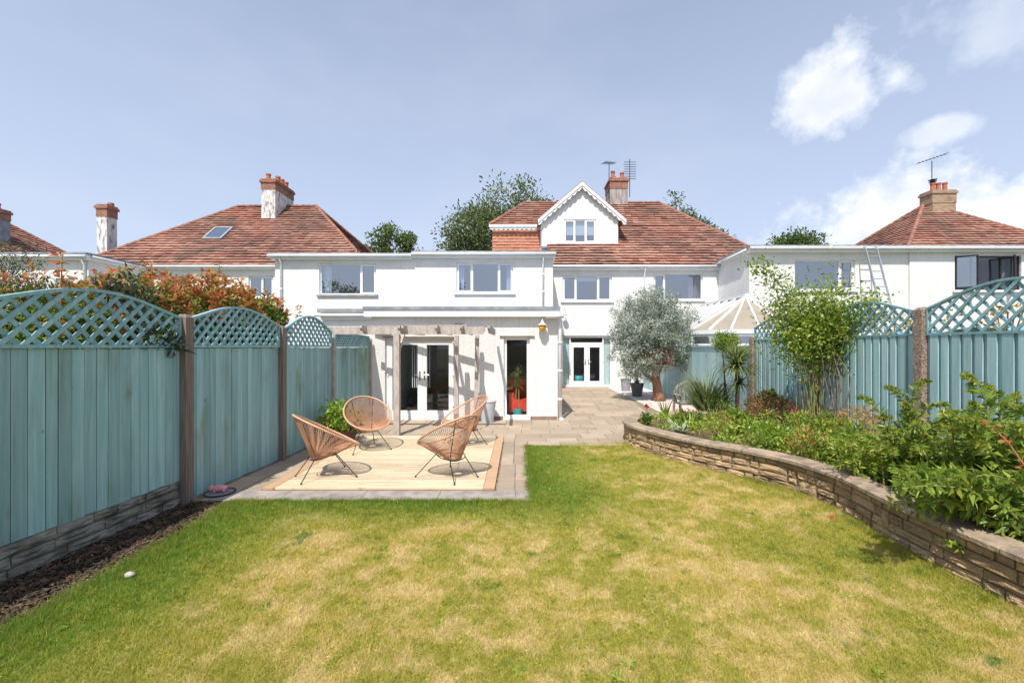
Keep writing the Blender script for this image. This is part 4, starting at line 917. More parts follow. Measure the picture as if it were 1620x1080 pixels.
def slab_area(x0f, x1f, y0, y1, rows=(.28, .42, .55), wid=(.3, .45, .6, .75)):
    global nslab
    y = y0
    while y < y1 - .08:
        h = min(random.choice(rows), y1 - y); h = h if y1 - y - h > .15 else y1 - y
        xa, xb = x0f(y + h / 2), x1f(y + h / 2); x = xa
        while x < xb - .04:
            ww = min(random.choice(wid), xb - x); ww = ww if xb - x - ww > .14 else xb - x
            place('slab', random.choice(SLB), PT, (x + ww / 2, y + h / 2, .006), (ww - .012, h - .012, .009 + random.uniform(-.0015, .0015)), (random.uniform(-.002, .002), random.uniform(-.002, .002), random.uniform(-.006, .006))); nslab += 1
            x += ww
        y += h
slab_area(lambda y: fx(y) + .03, lambda y: 2.02 + max(0, (y - 8.3)) * .55, 8.1, YE - .02, rows=(.3, .42, .5), wid=(.4, .5, .6, .8))
slab_area(lambda y: .15, lambda y: 2.04, 7.78, 8.1, rows=(.32,), wid=(.45, .6))
slab_area(lambda y: .95, lambda y: min(3.3 + (y - 10.5) * .12, 3.85), YE - .02, 14.5, rows=(.42, .5, .6), wid=(.5, .6, .8))
slab_area(lambda y: 1.32 if y > 16.3 else .95, lambda y: 3.85, 14.5, YM - .1, rows=(.6, .7), wid=(.6, .9))
slab_area(lambda y: -.29, lambda y: .14, 5.33, 8.1, rows=(.45, .6, .75), wid=(.2, .23))
slab_area(lambda y: fx(y) + .04, lambda y: -3.21, 5.33, 8.1, rows=(.5, .6), wid=(.3, .35))
EDG = unit_box.mesh('edging_stone', 'edging')
x = -3.72
for ww in (.9, .95, .9, .92, .195 + .0):
    place('edging_stone', EDG, PT, (x + ww / 2, 5.15, .004), (ww - .006, .34, .03)); x += ww
print('slabs', nslab)
# deck
DK = thing('deck', 'square of new pale pine decking set into the paving', 'deck', (-1.75, 6.9, 0))
PLK = unit_box.mesh('plank', 'deck'); yy = 5.34; n = 27; pw = (8.5 - 5.34) / n
for k in range(n):
    half = random.random() < .3
    if half:
        xs_ = random.uniform(-2.4, -1.2); place('plank', PLK, DK, ((-3.05 + xs_) / 2 + 1.75, yy + pw * (k + .5) - 6.9, .030), (xs_ + 3.05 - .003, pw - .010, .024)); place('plank', PLK, DK, ((xs_ - .455) / 2 + 1.75, yy + pw * (k + .5) - 6.9, .030), (-.455 - xs_ - .003, pw - .010, .024))
    else: place('plank', PLK, DK, ((-3.05 - .455) / 2 + 1.75, yy + pw * (k + .5) - 6.9, .030), (3.05 - .455, pw - .010, .024))
EB = unit_box.mesh('edge_board', 'deck_edge')
place('edge_board', EB, DK, (-3.125 + 1.75, 0.02, .03), (.14, 3.16, .028)); place('edge_board', EB, DK, (-.38 + 1.75, 0.02, .03), (.14, 3.16, .028))
place('joist_bed', EB, DK, (0, 0.02, .010), (2.85, 3.14, .01))

# ------------------------------------------------------------------ raised bed wall
from bisect import bisect
def path(pts):
    # Catmull-Rom through the wall points
    out = []
    P = [Vector((*p, 0)) for p in pts]
    for i in range(len(P) - 1):
        p0, p1, p2, p3 = P[max(i - 1, 0)], P[i], P[i + 1], P[min(i + 2, len(P) - 1)]
        for k in range(10):
            t_ = k / 10; out.append(.5 * ((2 * p1) + (p2 - p0) * t_ + (2 * p0 - 5 * p1 + 4 * p2 - p3) * t_ ** 2 + (3 * p1 - p0 - 3 * p2 + p3) * t_ ** 3))
    out.append(P[-1]); cum = [0]
    for a, b in zip(out[:-1], out[1:]): cum.append(cum[-1] + (b - a).length)
    return out, cum
WP, WC = path(WALL)
def wat(s_):
    s_ = min(max(s_, 0), WC[-1] - 1e-4); i = bisect(WC, s_) - 1; t_ = (s_ - WC[i]) / max(WC[i + 1] - WC[i], 1e-9); p = WP[i].lerp(WP[i + 1], t_)
    a, b = WP[max(i - 1, 0)], WP[min(i + 2, len(WP) - 1)]; tg = (b - a).normalized(); return p, tg, Vector((-tg.y, tg.x, 0))   # normal looks at the lawn
BW = thing('garden_wall', 'low curved buff stone retaining wall along the right of the lawn', 'wall', (3.4, 4, 0))
HT = .345
core = MB()
ns = 120
for k in range(ns):
    s0, s1 = WC[-1] * k / ns, WC[-1] * (k + 1) / ns; (a, _, na), (b, _, nb) = wat(s0), wat(s1)
    a1, b1, a2, b2 = a - na * .035, b - nb * .035, a - na * .2, b - nb * .2; h = Vector((0, 0, HT))
    core.quad(a1, b1, b1 + h, a1 + h); core.quad(b2, a2, a2 + h, b2 + h)
core.build('wall_core', 'wall_core', BW)
STN = [rough_block(s_ + 20).mesh('stone', 'stone') for s_ in range(8)]
S0 = [i for i, c in enumerate(WC) if WP[i].y > 1.6][0]; s_start = WC[S0]
nst = 0
bw_inv = world_mat(BW).inverted()
def stone(s_, ln, z0, h, far=False):
    global nst
    p, tg, nr = wat(s_ + ln / 2); pr = random.uniform(.0, .02); xa = -tg
    o = link('stone', random.choice(STN), BW, True); ang = math.atan2(xa.y, xa.x)
    # block: x along, +y outward ; choose x = -tangent rotated so that +y = normal
    ang = math.atan2(tg.y, tg.x)
    c_ = p - nr * (.028 - pr) + Vector((0, 0, z0 + h / 2))
    o.location = bw_inv @ c_; o.rotation_euler = (random.uniform(-.03, .03), random.uniform(-.012, .012), ang); o.scale = (ln - .012, .030, h - .010); nst += 1
rowz = [0, .085, .165, .26, HT]; pos = [s_start + .1 * k for k in range(4)]; END = WC[-1] - .15
while min(pos) < END:
    k = pos.index(min(pos)); two = k < 3 and abs(pos[k + 1] - pos[k]) < .09 and random.random() < .3
    ln = random.choice([.12, .15, .19, .24, .3, .36]) * (.8 if two else 1)
    if wat(pos[k])[0].y > 8.6: ln *= 1.9
    ln = min(ln, END - pos[k] + .02)
    if two:
        a = min(pos[k], pos[k + 1]) if abs(pos[k] - pos[k + 1]) < .03 else max(pos[k], pos[k + 1])
        if a > pos[k] + .05: stone(pos[k], a - pos[k], rowz[k], rowz[k + 1] - rowz[k])
        stone(a, ln, rowz[k], rowz[k + 2] - rowz[k]); pos[k] = pos[k + 1] = a + ln
    else:
        stone(pos[k], ln, rowz[k], rowz[k + 1] - rowz[k]); pos[k] += ln
print('stones', nst)
# coping pieces follow the curve
s_ = s_start; lens = [.42, .47, .5, .38]
while s_ < WC[-1] - .05:
    ln = min(random.choice(lens), WC[-1] - s_); b = MB(); n = 4; prev = None; j = random.uniform(-.004, .005)
    for k in range(n + 1):
        p, tg, nr = wat(s_ + .004 + (ln - .008) * k / n); o1, o2 = p + nr * (.035 + j), p - nr * .25; z0, z1 = HT + .001, HT + .048 + j
        ring = [(o1.x, o1.y, z0), (o1.x, o1.y, z1 - .012), (o1.x - nr.x * .02, o1.y - nr.y * .02, z1), (o2.x + nr.x * .02, o2.y + nr.y * .02, z1), (o2.x, o2.y, z1 - .012), (o2.x, o2.y, z0)]
        if prev:
            for q in range(6): b.quad(prev[q], ring[q], ring[(q + 1) % 6], prev[(q + 1) % 6])
        else: b.quad(*ring[::-1])
        prev = ring
    b.quad(*prev); b.build('coping_stone', 'coping', BW); s_ += ln
inner = [wat(WC[-1] * k / 60) for k in range(61)]
bed = [tuple((p - n_ * .12).xy) for p, _, n_ in inner]
soilp = MB(); bz = .30
cv = [(x, y, bz) for x, y in bed] + [(5.42, 9.35, bz), (5.42, -3, bz)]
soilp.quad(*cv); tag(soilp.build('bed_soil', 'soil_bed'), kind='structure')
pc = MB().tube([(3.62, 2.0, .425), (3.66, 2.8, .43), (3.72, 3.35, .43)], .018, 8).build('pipe', 'aluminium', smooth=True); tag(pc, 'bare metal pipe lying along the coping at the lower right', 'pipe')

# ------------------------------------------------------------------ pergola
PG = thing('pergola', 'bleached timber pergola standing over the glass doors', 'pergola', (-2.4, 9.5, 0))
def bm(name, a, b, w_, h, up=(0, 0, 1)): return MB().beam(a, b, w_, h, up).build(name, 'pergola', PG)
bm('post', (PX(628, 8.65), 8.65, .0), (PX(628, 8.65), 8.65, 2.04), .115, .115, (0, 1, 0))
bm('post', (PX(722, 9.9), 9.9, .0), (PX(722, 9.9), 9.9, 2.05), .10, .10, (0, 1, 0))
bm('post', (PX(753, 10.2), 10.2, .0), (PX(755, 10.2), 10.2, 2.07), .09, .09, (0, 1, 0))
bm('front_beam', (-3.83, 8.62, 2.12), (-.72, 8.62, 2.12), .06, .15)
def shaped(x, y0, y1, z, name='rafter'):
    # rafter with notched tails
    b = MB(); w_ = .025; pr = [(y0, z + .02), (y0, z + .07), (y1, z + .07), (y1, z - .07), (y0 + .22, z - .07), (y0 + .16, z - .03), (y0 + .05, z - .03)]
    vs = [(x - w_, a, c) for a, c in pr] + [(x + w_, a, c) for a, c in pr]; n = len(pr)
    b._add(vs, [tuple(range(n))[::-1], tuple(range(n, 2 * n))] + [(i, (i + 1) % n, n + (i + 1) % n, n + i) for i in range(n)]); return b.build(name, 'pergola', PG)
for px_ in (575, 634, 640, 692, 731, 774): shaped(PX(px_, 8.5), 8.35, 10.25, 2.14)
for (xa_, ya_, xb_, yb_, zz_) in ((-3.55, 10.44, -.80, 9.92, 2.20), (-3.55, 9.95, -1.15, 9.45, 2.22)): bm('cross_beam', (xa_, ya_, zz_), (xb_, yb_, zz_), .05, .12)
bm('brace', (PX(628, 8.65) + .02, 8.7, 1.7), (PX(628, 8.65) + .02, 9.1, 2.07), .05, .06)
bx_ = MB().box(PX(719.5, 9.84), PX(719.5, 9.84) + .035, 9.83, 9.845, 1.28, 1.36).build('switch_box', 'grey_sill', PG)

# ------------------------------------------------------------------ lamps, pots, furniture
YL = YE - .16; lx = PX(858, YL)
LM = thing('wall_lamp', 'white and amber pendant lamp hung high on the extension wall', 'lamp', (lx, YL, PZ(514, YL)))
MB().tube([(0, .16, .12), (0, .02, .14), (0, 0, .10)], .01, 6).lathe([(.015, .11), (.03, .09), (.045, .05), (.12, .0), (.115, -.006)], (0, 0, 0), 18).build('shade', 'upvc', LM, local=True, smooth=True)
MB().lathe([(.085, -.01), (.09, -.06), (.08, -.11), (.05, -.14), (.0, -.15)], (0, 0, 0), 18).build('glass_bowl', 'yellow_glass', LM, local=True, smooth=True)
LM2 = thing('wall_lamp', 'small swan neck lamp on the main wall beside the extension corner', 'lamp', (PX(889, 18.9), 18.9, PZ(503, 18.9)))
MB().tube([(0, .18, 0), (0, .05, .05)] + [(.02 + .13 * math.sin(a) * 1.0, -.05, .05 + .28 * (1 - math.cos(a)) * .5 + .1) for a in np.linspace(0, 2.6, 8)], .014, 6).build('arm', 'aluminium', LM2, local=True)
MB().lathe([(.02, .06), (.05, .03), (.13, 0), (.12, -.01)], (.12, -.05, .12), 14).build('shade', 'aluminium', LM2, local=True)
def potshape(parent, r0, r1, h, m, local=True, c=(0, 0, 0)):
    return MB().lathe([(r0, 0), (r0 + (r1 - r0) * .5, h * .5), (r1, h - .03), (r1 + .012, h - .025), (r1 + .012, h), (r1 - .02, h), (r1 - .03, h - .05)], c, 20).build('pot', m, parent, local=local, smooth=False)
PP = thing('planter', 'tall pale grey planter by the wall behind the rear right chair', 'planter', (PX(771, 10.1), 10.15, .012))
potshape(PP, .14, .20, .52, 'pot_pale')
# leafy pot between fence and rear left chair
def foliage(name, P, D, L, W, mat, parent, local=False, bend=.15):
    o = npmesh(name, leaf_verts(np.asarray(P), np.asarray(D), L, W, bend), 4, mat, parent, local); return o
PL = thing('potted_shrub', 'bright green leafy shrub in a brown pot beside the left fence', 'potted plant', (-3.15, 7.75, .012))
potshape(PL, .15, .21, .30, 'pot_brown')
cs = ellipsoid_pts(55, (0, -.02, .50), (.40, .36, .30), .5); P, D = clumps(cs, 1, 15, .09)
foliage('foliage', P, D, rng.uniform(.07, .12, len(P)), .045, 'lf_bright', PL, True)
cs = ellipsoid_pts(20, (-.3, -.1, .36), (.22, .25, .22), .5); P, D = clumps(cs, 1, 22, .08); foliage('dry_foliage', P, D, .05, .02, 'lf_rust', PL, True)
MB().tube([(0, 0, .2), (.02, 0, .5)], [.02, .01], 5).tube([(0, 0, .2), (-.2, 0, .5)], [.015, .006], 5).tube([(0, 0, .2), (.18, .05, .5)], [.015, .006], 5).build('stem', 'trunk', PL, local=True)

# Acapulco-style string chair
def string_chair(label, loc, rz):
    T = thing('string_chair', label, 'chair', loc, rz, 'string chairs round the deck')
    C0 = Vector((0.02, 0, .625)); A = Vector((.41, 0, -.235)); B = Vector((0, .385, 0)); n = 64
    # egg outline: a little narrower at the back top
    def rimp(a): k = 1 - .10 * math.cos(a + math.pi); return C0 + A * math.cos(a) + B * math.sin(a) * (1 + .06 * math.cos(a))
    rim = [rimp(2 * math.pi * i / n) for i in range(n)]
    MB().tube(rim, .0145, 8, closed=True).build('rim', 'rim', T, local=True, smooth=True)
    ring_c = Vector((-.06, 0, .275)); rr = .125
    def ringp(a): return ring_c + Vector((rr * math.cos(a) * .9, rr * math.sin(a), .03 * math.cos(a)))
    MB().tube([ringp(2 * math.pi * i / 24) for i in range(24)], .008, 6, closed=True).build('seat_ring', 'rod', T, local=True)
    cords = MB(); m_ = 94
    for i in range(m_):
        a = 2 * math.pi * (i + .5) / m_; p, q = rimp(a), ringp(a); mid_ = p.lerp(q, .55) + (ring_c - Vector((0, 0, .12)) - p.lerp(q, .55)) * .10
        cords.tube([p, p.lerp(mid_, .5) + (q - p) * .01, mid_, q, q.lerp(ring_c, .55) - Vector((0, 0, .012))], .0042, 4, caps=False)
    co = cords.build('cord_weave', 'cord', T, local=True, smooth=True); co['kind'] = 'stuff'
    # four slanting legs and the hoop that joins them beneath the basket
    hoop = [Vector((.19 * math.cos(a) - .03, .19 * math.sin(a), .30 + .035 * math.cos(a))) for a in np.linspace(0, 2 * math.pi, 25)[:-1]]
    MB().tube(hoop, .0065, 6, closed=True).build('leg_hoop', 'rod', T, local=True)
    for sx, sy in ((1, 1), (1, -1), (-1, 1), (-1, -1)):
        top_ = Vector((.13 * sx - .03, .135 * sy, .30 + .025 * sx)); foot = Vector((.33 * sx, (.31 if sx > 0 else .21) * sy, .012))
        lg = MB().tube([top_, foot], .0065, 6).build('leg', 'rod', T, local=True)
        MB().ball(tuple(foot), (.014, .014, .012), 8, 5).build('foot', 'rod', lg, local=True)
    for sy in (1, -1):
        up_ = rimp(math.pi - sy * .55); MB().tube([up_, Vector((-.14, .11 * sy, .30)), Vector((.08, .11 * sy, .29)), rimp(sy * .8)], .0055, 6).build('frame_rod', 'rod', T, local=True)
    return T
DZ = .042
string_chair('tan string chair nearest the left fence, turned to the right', (-2.64, 5.84, DZ), R(36))
string_chair('tan string chair facing the camera, beside the green pot plant', (-2.63, 7.42, DZ), R(-56))
string_chair('tan string chair standing behind another, in front of the pale planter', (-.97, 7.75, .03), R(208))
string_chair('tan string chair nearest the lawn on the right of the deck, turned to the left', (-.95, 5.82, DZ), R(141))

# pig on tray
TR = thing('tray', 'black oval tray lying on the edging beside the fence post', 'tray', (PX(346, 5.2), 5.22, .02))
TRm = MB().lathe([(.15, 0), (.165, .012), (.165, .02), (.15, .012)], (0, 0, 0), 28).build('tray_dish', 'tray', TR, local=True); MB().lathe([(.145, .0), (.145, .014)], (0, 0, 0), 28).build('tray_base', 'tray_in', TR, local=True)
PGG = thing('pig_ornament', 'pink clay pig ornament sitting on the black tray', 'ornament', (PX(346, 5.2), 5.22, .034), R(195))
body = MB().ball((0, 0, .05), (.085, .042, .04), 16, 10).ball((.085, 0, .055), (.035, .032, .032), 12, 8).tube([(.11, 0, .052), (.13, 0, .05)], .014, 10)
for sx in (.05, -.05):
    for sy in (.022, -.022): body.tube([(sx, sy, .04), (sx, sy, 0)], [.014, .011], 8)
body.build('body', 'pink', PGG, local=True, smooth=True)
for sy in (1, -1): MB()._add([(.08, sy * .012, .082), (.08, sy * .034, .075), (.10, sy * .028, .095), (.074, sy * .022, .080)], [(0, 1, 2), (0, 2, 3), (1, 3, 2)]).build('ear', 'pink', PGG, local=True)
MB().tube([(-.085 - .008 * k / 3, .008 * math.sin(k), .06 + .006 * math.cos(k)) for k in range(8)], .003, 5).build('tail', 'pink', PGG, local=True)
sx_, sy_ = PX(205, 3.33), 3.33
rk = MB().ball((0, 0, 0), (.04, .028, .022), 9, 6); rk.v = [tuple(c * random.uniform(.88, 1.12) for c in v) for v in rk.v]; ro_ = rk.build('stone', 'stone_white'); ro_.location = (sx_, sy_, .035); tag(ro_, 'small pale rounded stone lying on the grass near the left border', 'stone')
for (px_, py_, r_, mm, lb) in ((918, 868, .008, 'flower_pink', 'tiny pink petal lying in the middle of the dry lawn'), (1112, 806, .012, 'flower_pink', 'small reddish petal on the lawn left of the stone wall'), (1316, 822, .018, 'flower_red', 'red petal on the grass close to the stone wall')):
    Y = 1224 / (py_ - 548); o = MB().ball((0, 0, 0), (r_ * 1.3, r_, r_ * .5), 7, 4).build('petal', mm); o.location = (PX(px_, Y), Y, .035); tag(o, lb, 'petal')

# inside the glass: dracaena, red armchair, white table, teal pouffe
DP = thing('house_plant', 'tall palm like house plant in a teal pot inside the narrow window', 'house plant', (PX(819, 11.0), 10.98, .02))
MB().lathe([(.10, 0), (.12, .1), (.125, .2), (.115, .2), (.1, .15)], (0, 0, 0), 18).build('pot', 'pot_teal', DP, local=True)
MB().tube([(-.02, 0, .15), (-.04, 0, .5), (-.02, 0, .95)], [.02, .014], 6) if False else None
MB().tube([(-.02, 0, .15), (-.05, 0, .5), (-.03, 0, .75)], .014, 6).tube([(.03, 0, .15), (.03, 0, .6), (.01, 0, 1.05)], .015, 6).build('stem', 'stem_green', DP, local=True)
def strap_leaves(n, base, L, W, mat, name, parent, up=.3, droop=.5, local=True, seg=4, spread=1.0, lo=.6):
    vs = []
    for i in range(n):
        az = random.uniform(0, 2 * math.pi); el = random.uniform(-.4, 1.0) * 1.2 * spread + up; l_ = L * random.uniform(lo, 1); w_ = W * random.uniform(.8, 1.2)
        hd_ = np.array([math.cos(az), math.sin(az), 0]); sd = np.array([-math.sin(az), math.cos(az), 0]); p = np.array(base, float) + hd_ * .02; d_el = el; pts = [p]
        for k in range(seg):
            p = p + (hd_ * math.cos(d_el) + np.array([0, 0, 1]) * math.sin(d_el)) * l_ / seg; d_el -= droop / seg * random.uniform(.6, 1.4) * (1 + k * .4); pts.append(p)
        for k in range(seg):
            wa, wb = w_ * (1 - (k / seg) ** 1.7), w_ * (1 - ((k + 1) / seg) ** 1.7) + .0005; a, b = pts[k], pts[k + 1]
            vs += [a - sd * wa / 2, a + sd * wa / 2, b + sd * wb / 2, b - sd * wb / 2]
    return npmesh(name, np.array(vs), 4, mat, parent, local)
strap_leaves(45, (.01, 0, 1.05), .42, .03, 'lf_cord', 'leaves', DP, up=.7, droop=.9); strap_leaves(30, (-.03, 0, .75), .36, .028, 'lf_cord', 'leaves', DP, up=.7, droop=.9)
RC = thing('armchair', 'red armchair inside, seen through the narrow window', 'armchair', (.12, 11.42, .02), R(14))
MB().box(-.42, .42, -.4, .4, .12, .42).build('seat', 'red_fabric', RC, local=True); MB()._add([(-.42, .25, .4), (.42, .25, .4), (.42, .42, .4), (-.42, .42, .4), (-.38, .38, .88), (.38, .38, .88), (.38, .52, .88), (-.38, .52, .88)], [(0, 3, 2, 1), (4, 5, 6, 7), (0, 1, 5, 4), (2, 3, 7, 6), (0, 4, 7, 3), (1, 2, 6, 5)]).build('backrest', 'red_fabric', RC, local=True)
for sx in (-1, 1): MB().box(sx * .42 - .07, sx * .42 + .07, -.38, .4, .1, .6).build('arm', 'red_fabric', RC, local=True)
WT = thing('side_table', 'white round table inside behind the narrow window', 'table', (-.45, 11.3, .02)); MB().lathe([(.28, .68), (.28, .71)], (0, 0, 0), 24).build('table_top', 'upvc', WT, local=True); MB().lathe([(.03, .03), (.02, .68)], (0, 0, 0), 10).build('leg', 'upvc', WT, local=True); MB().lathe([(.18, 0), (.03, .03)], (0, 0, 0), 16).build('base', 'upvc', WT, local=True)
PF = thing('pouffe', 'teal pouffe on the floor behind the far glass doors', 'pouffe', (PX(914, 19.9), 19.8, .03)); MB().lathe([(.2, 0), (.24, .1), (.24, .32), (.2, .42), (.02, .43)], (0, 0, 0), 20).build('cushion', 'pot_teal', PF, local=True, smooth=True)
SO = thing('sofa', 'dark sofa inside behind the near glass doors', 'sofa', (-2.3, 12.9, .02)); MB().box(-.9, .9, -.4, .4, .1, .42).build('seat', 'slate_blue', SO, local=True); MB().box(-.9, .9, .28, .5, .42, .85).build('backrest', 'slate_blue', SO, local=True)

# pots by the far right, gravel strip, barbecue-like shelter
p1_ = thing('potted_plant', 'small plant in a lilac grey pot near the far glass doors', 'potted plant', (PX(990, 17.2), 17.2, .01)); potshape(p1_, .16, .21, .50, 'pot_lilac'); cs = ellipsoid_pts(14, (0, 0, .75), (.2, .2, .28)); P, D = clumps(cs, 1, 10, .1); foliage('foliage', P, D, .12, .02, 'lf_phorm', p1_, True)
p2_ = thing('potted_plant', 'leafy plant in a dark grey pot left of the eucalyptus trunk', 'potted plant', (PX(1009, 15.3), 15.4, .01)); potshape(p2_, .16, .235, .48, 'pot_grey'); strap_leaves(45, (0, 0, .45), .55, .03, 'lf_phorm', 'foliage', p2_, up=.8, droop=.7)
def pebbles(name, n, area, r, m):
    X = rng.uniform(area[0], area[1], n); Y = rng.uniform(area[2], area[3], n); vs = []; rr = rng.uniform(.6, 1.2, n) * r
    base = np.array([[1, 0, 0], [0, 1, 0], [-1, 0, 0], [0, -1, 0], [0, 0, .8], [0, 0, -.5]]); tri = [(0, 1, 4), (1, 2, 4), (2, 3, 4), (3, 0, 4)]
    an = rng.uniform(0, 6.28, n); C = np.cos(an)[:, None]; S = np.sin(an)[:, None]
    st = rng.uniform(.7, 1.5, n)[:, None]
    bx2 = base[None, :, 0] * st * C - base[None, :, 1] * S; by2 = base[None, :, 0] * st * S + base[None, :, 1] * C
    V = np.stack([X[:, None] + bx2 * rr[:, None], Y[:, None] + by2 * rr[:, None], .012 + base[None, :, 2] * rr[:, None] + 0 * bx2], -1)
    me = bpy.data.meshes.new(name); nv = 6 * n; faces = (np.array(tri)[None] + (np.arange(n) * 6)[:, None, None]).reshape(-1, 3)
    me.vertices.add(nv); me.vertices.foreach_set('co', V.reshape(-1).astype(np.float32)); me.loops.add(faces.size); me.loops.foreach_set('vertex_index', faces.ravel().astype(np.int32))
    me.polygons.add(len(faces)); me.polygons.foreach_set('loop_start', np.arange(0, faces.size, 3, dtype=np.int32)); me.update(calc_edges=True); me.materials.append(M[m]); o = link(name, me); tag(o, kind='stuff'); return o
sheet('gravel_strip', [(3.85, 11.0), (5.4, 10.2), (5.4, 18.9), (3.85, 18.9)], .010, 'pebble')
tag(pebbles('white_gravel', 9000, (3.87, 5.3, 12.2, 18.8), .028, 'pebble'), 'white gravel under the eucalyptus tree', 'gravel'); tag(pebbles('terracotta_chippings', 1600, (3.9, 5.2, 11.8, 13.9), .03, 'terra_chip'), 'reddish chippings round the foot of the eucalyptus', 'gravel')
BQ = thing('garden_bench', 'weathered grey bench with an arched slatted back behind the sword leaved clump', 'bench', (PX(1100, 10.4), 10.45, .01))
w_ = .42; arch_z = lambda x: .62 + .30 * math.sqrt(max(0, 1 - (x / w_) ** 2))
b = MB(); xs_ = np.linspace(-w_, w_, 13)
for p, q in zip(xs_[:-1], xs_[1:]): b.beam((p, .22, arch_z(p)), (q, .22, arch_z(q)), .05, .05)
b.build('back_arch', 'cover', BQ, local=True)
for k in range(10): x = -.36 + k * .08; MB().box(x - .018, x + .018, .205, .235, .42, arch_z(x) - .02).build('back_slat', 'cover', BQ, local=True)
for k in range(4): MB().box(-w_, w_, -.22 + k * .11, -.13 + k * .11, .40, .42).build('seat_slat', 'cover', BQ, local=True)
for sx in (-1, 1):
    MB().box(sx * w_ - .025, sx * w_ + .025, -.22, -.17, 0, .60).build('leg', 'cover', BQ, local=True); MB().box(sx * w_ - .025, sx * w_ + .025, .195, .245, 0, .64).build('leg', 'cover', BQ, local=True)
    MB().box(sx * w_ - .035, sx * w_ + .035, -.25, .20, .602, .63).build('armrest', 'cover', BQ, local=True)

# ------------------------------------------------------------------ plants
def tree(name, label, loc, trunk_h, crown, mat, nclump, per, spread, L, W, trunk_r, cat='tree', group=None, limbs=7, tm='trunk', shell=.45, extra=None):
    """crown: list of (centre, radii) ellipsoids relative to loc"""
    T = thing(name, label, cat, loc, 0, group); tb = MB()
    tb.tube([(0, 0, -.05), (.03, .02, trunk_h * .5), (0, 0, trunk_h)], [trunk_r * 1.4, trunk_r, trunk_r * .8], 8)
    tot = sum(r[0] * r[1] * r[2] for _, r in crown); Ps, Ds = [], []
    for c_, r_ in crown:
        q = max(3, int(nclump * r_[0] * r_[1] * r_[2] / tot)); cs = ellipsoid_pts(q, c_, r_, shell)
        for k in range(max(2, limbs // len(crown))):
            e_ = cs[random.randrange(len(cs))]; m_ = (np.array([0, 0, trunk_h]) + e_) / 2 + rng.normal(size=3) * .1
            tb.tube([(0, 0, trunk_h * .8), tuple(m_), tuple(e_)], [trunk_r * .6, trunk_r * .35, trunk_r * .12], 6)
        sz = spread * rng.uniform(.6, 1.3, (len(cs), 1)); C = np.repeat(cs, per, axis=0); S_ = np.repeat(sz, per, axis=0)
        off = unit(rng.normal(size=C.shape)) * rng.random((len(C), 1)) ** .5; P = C + off * S_ * np.array([1, 1, .7]); Ps.append(P); Ds.append(off + rng.normal(size=P.shape) * .6 + np.array([0, 0, .1]))
    tb.build('trunk', tm, T, local=True, smooth=True)
    P, D = np.concatenate(Ps), np.concatenate(Ds)
    foliage('crown', P, D, L * rng.uniform(.7, 1.3, len(P)), W, mat, T, True); return T
YT = 33
def far(px, top, wpx, label, mat, n=170, extra=(), per=48):
    x = PX(px, YT); zt = PZ(top, YT); rw = wpx / 2 / F * YT; hgt = zt - 5
    cr = [((0, 0, zt - hgt * .42), (rw * .85, rw * .7, hgt * .42))] + [((dx * rw, 0, zt - hgt * dz_), (rw * s1, rw * s1, hgt * s1 * .6)) for dx, dz_, s1 in extra]
    return tree('tree', label, (x, YT, 0), zt - hgt * .75, cr, mat, n, per, rw * .27, .26, .13, .22, limbs=10)
far(620, 355, 92, 'low rounded green tree behind the roofs, between the left roof and the taller tree', 'lf_tree_light', 130, ((-.55, .5, .45), (.6, .35, .45)))
far(785, 322, 172, 'tall dark green tree rising behind the middle house, left of its dormer', 'lf_tree', 300, ((-.55, .36, .5), (.45, -.02, .34), (.05, .04, .36), (.8, .1, .3)))
far(1090, 335, 100, 'tree top peeping over the right slope of the middle roof', 'lf_tree', 130, ((-.6, .0, .35), (.7, .35, .35)))
far(1255, 372, 118, 'low tree line behind the flat roof right of the middle house', 'lf_tree_light', 150, ((-.7, .5, .4), (.75, .35, .35)))
far(20, 405, 150, 'tree crown at the far left behind the flat roofed house', 'lf_tree', 60)
t_ = thing('chimney_stack', 'distant small brick stack poking from the low rounded tree', 'chimney', (PX(612, 35), 35, 0)); MB().box(-.22, .22, -.2, .2, 0, PZ(357, 35)).box(-.26, .26, -.24, .24, PZ(357, 35) + .001, PZ(354, 35)).build('stack', 'stack_grey', t_, local=True)
# garden trees behind the viewpoint (seen mirrored in the panes)
for (x, y, h_, lb) in ((-20, -16, 9.6, 'rounded tree far behind the viewpoint to the left, mirrored in a bedroom window'), (-9, -16, 9, 'tall tree at the end of the garden behind the viewpoint, on the left'), (7, -20, 8, 'broad tree at the end of the garden behind the viewpoint, on the right'), (-1, -24, 6.5, 'low tree at the end of the garden behind the viewpoint, in the middle')):
    tree('tree', lb, (x, y, 0), h_ * .35, [((0, 0, h_ * .62), (2.6, 2.4, h_ * .36))], 'lf_tree', 130, 22, .8, .34, .17, .2)
# eucalyptus
EX, EY = PX(1042, 14.1), 14.1
ET = thing('eucalyptus_tree', 'silvery grey eucalyptus with a thick reddish trunk beside the far patio', 'tree', (EX, EY, 0))
tk = MB(); tk.tube([(0, 0, 0), (-.02, 0, .18), (-.05, 0, .45), (-.10, 0, .8), (-.03, 0, 1.2), (-.05, 0, 1.7)], [.24, .17, .14, .13, .11, .07], 10)
for e_ in ((-.9, .1, 2.1), (-.5, -.3, 2.7), (.2, .2, 2.9), (.6, -.1, 2.3), (-.2, .3, 2.4), (.35, -.2, 1.5), (-.75, -.2, 1.2), (-.4, .2, 1.0)):
    s_ = (-.07, 0, .5 + random.random() * .7); tk.tube([s_, (e_[0] * .5 - .05, e_[1] * .5, (s_[2] + e_[2]) / 2 - .05), e_], [.07, .045, .012], 7)
tk.build('trunk', 'trunk_red', ET, local=True, smooth=True)
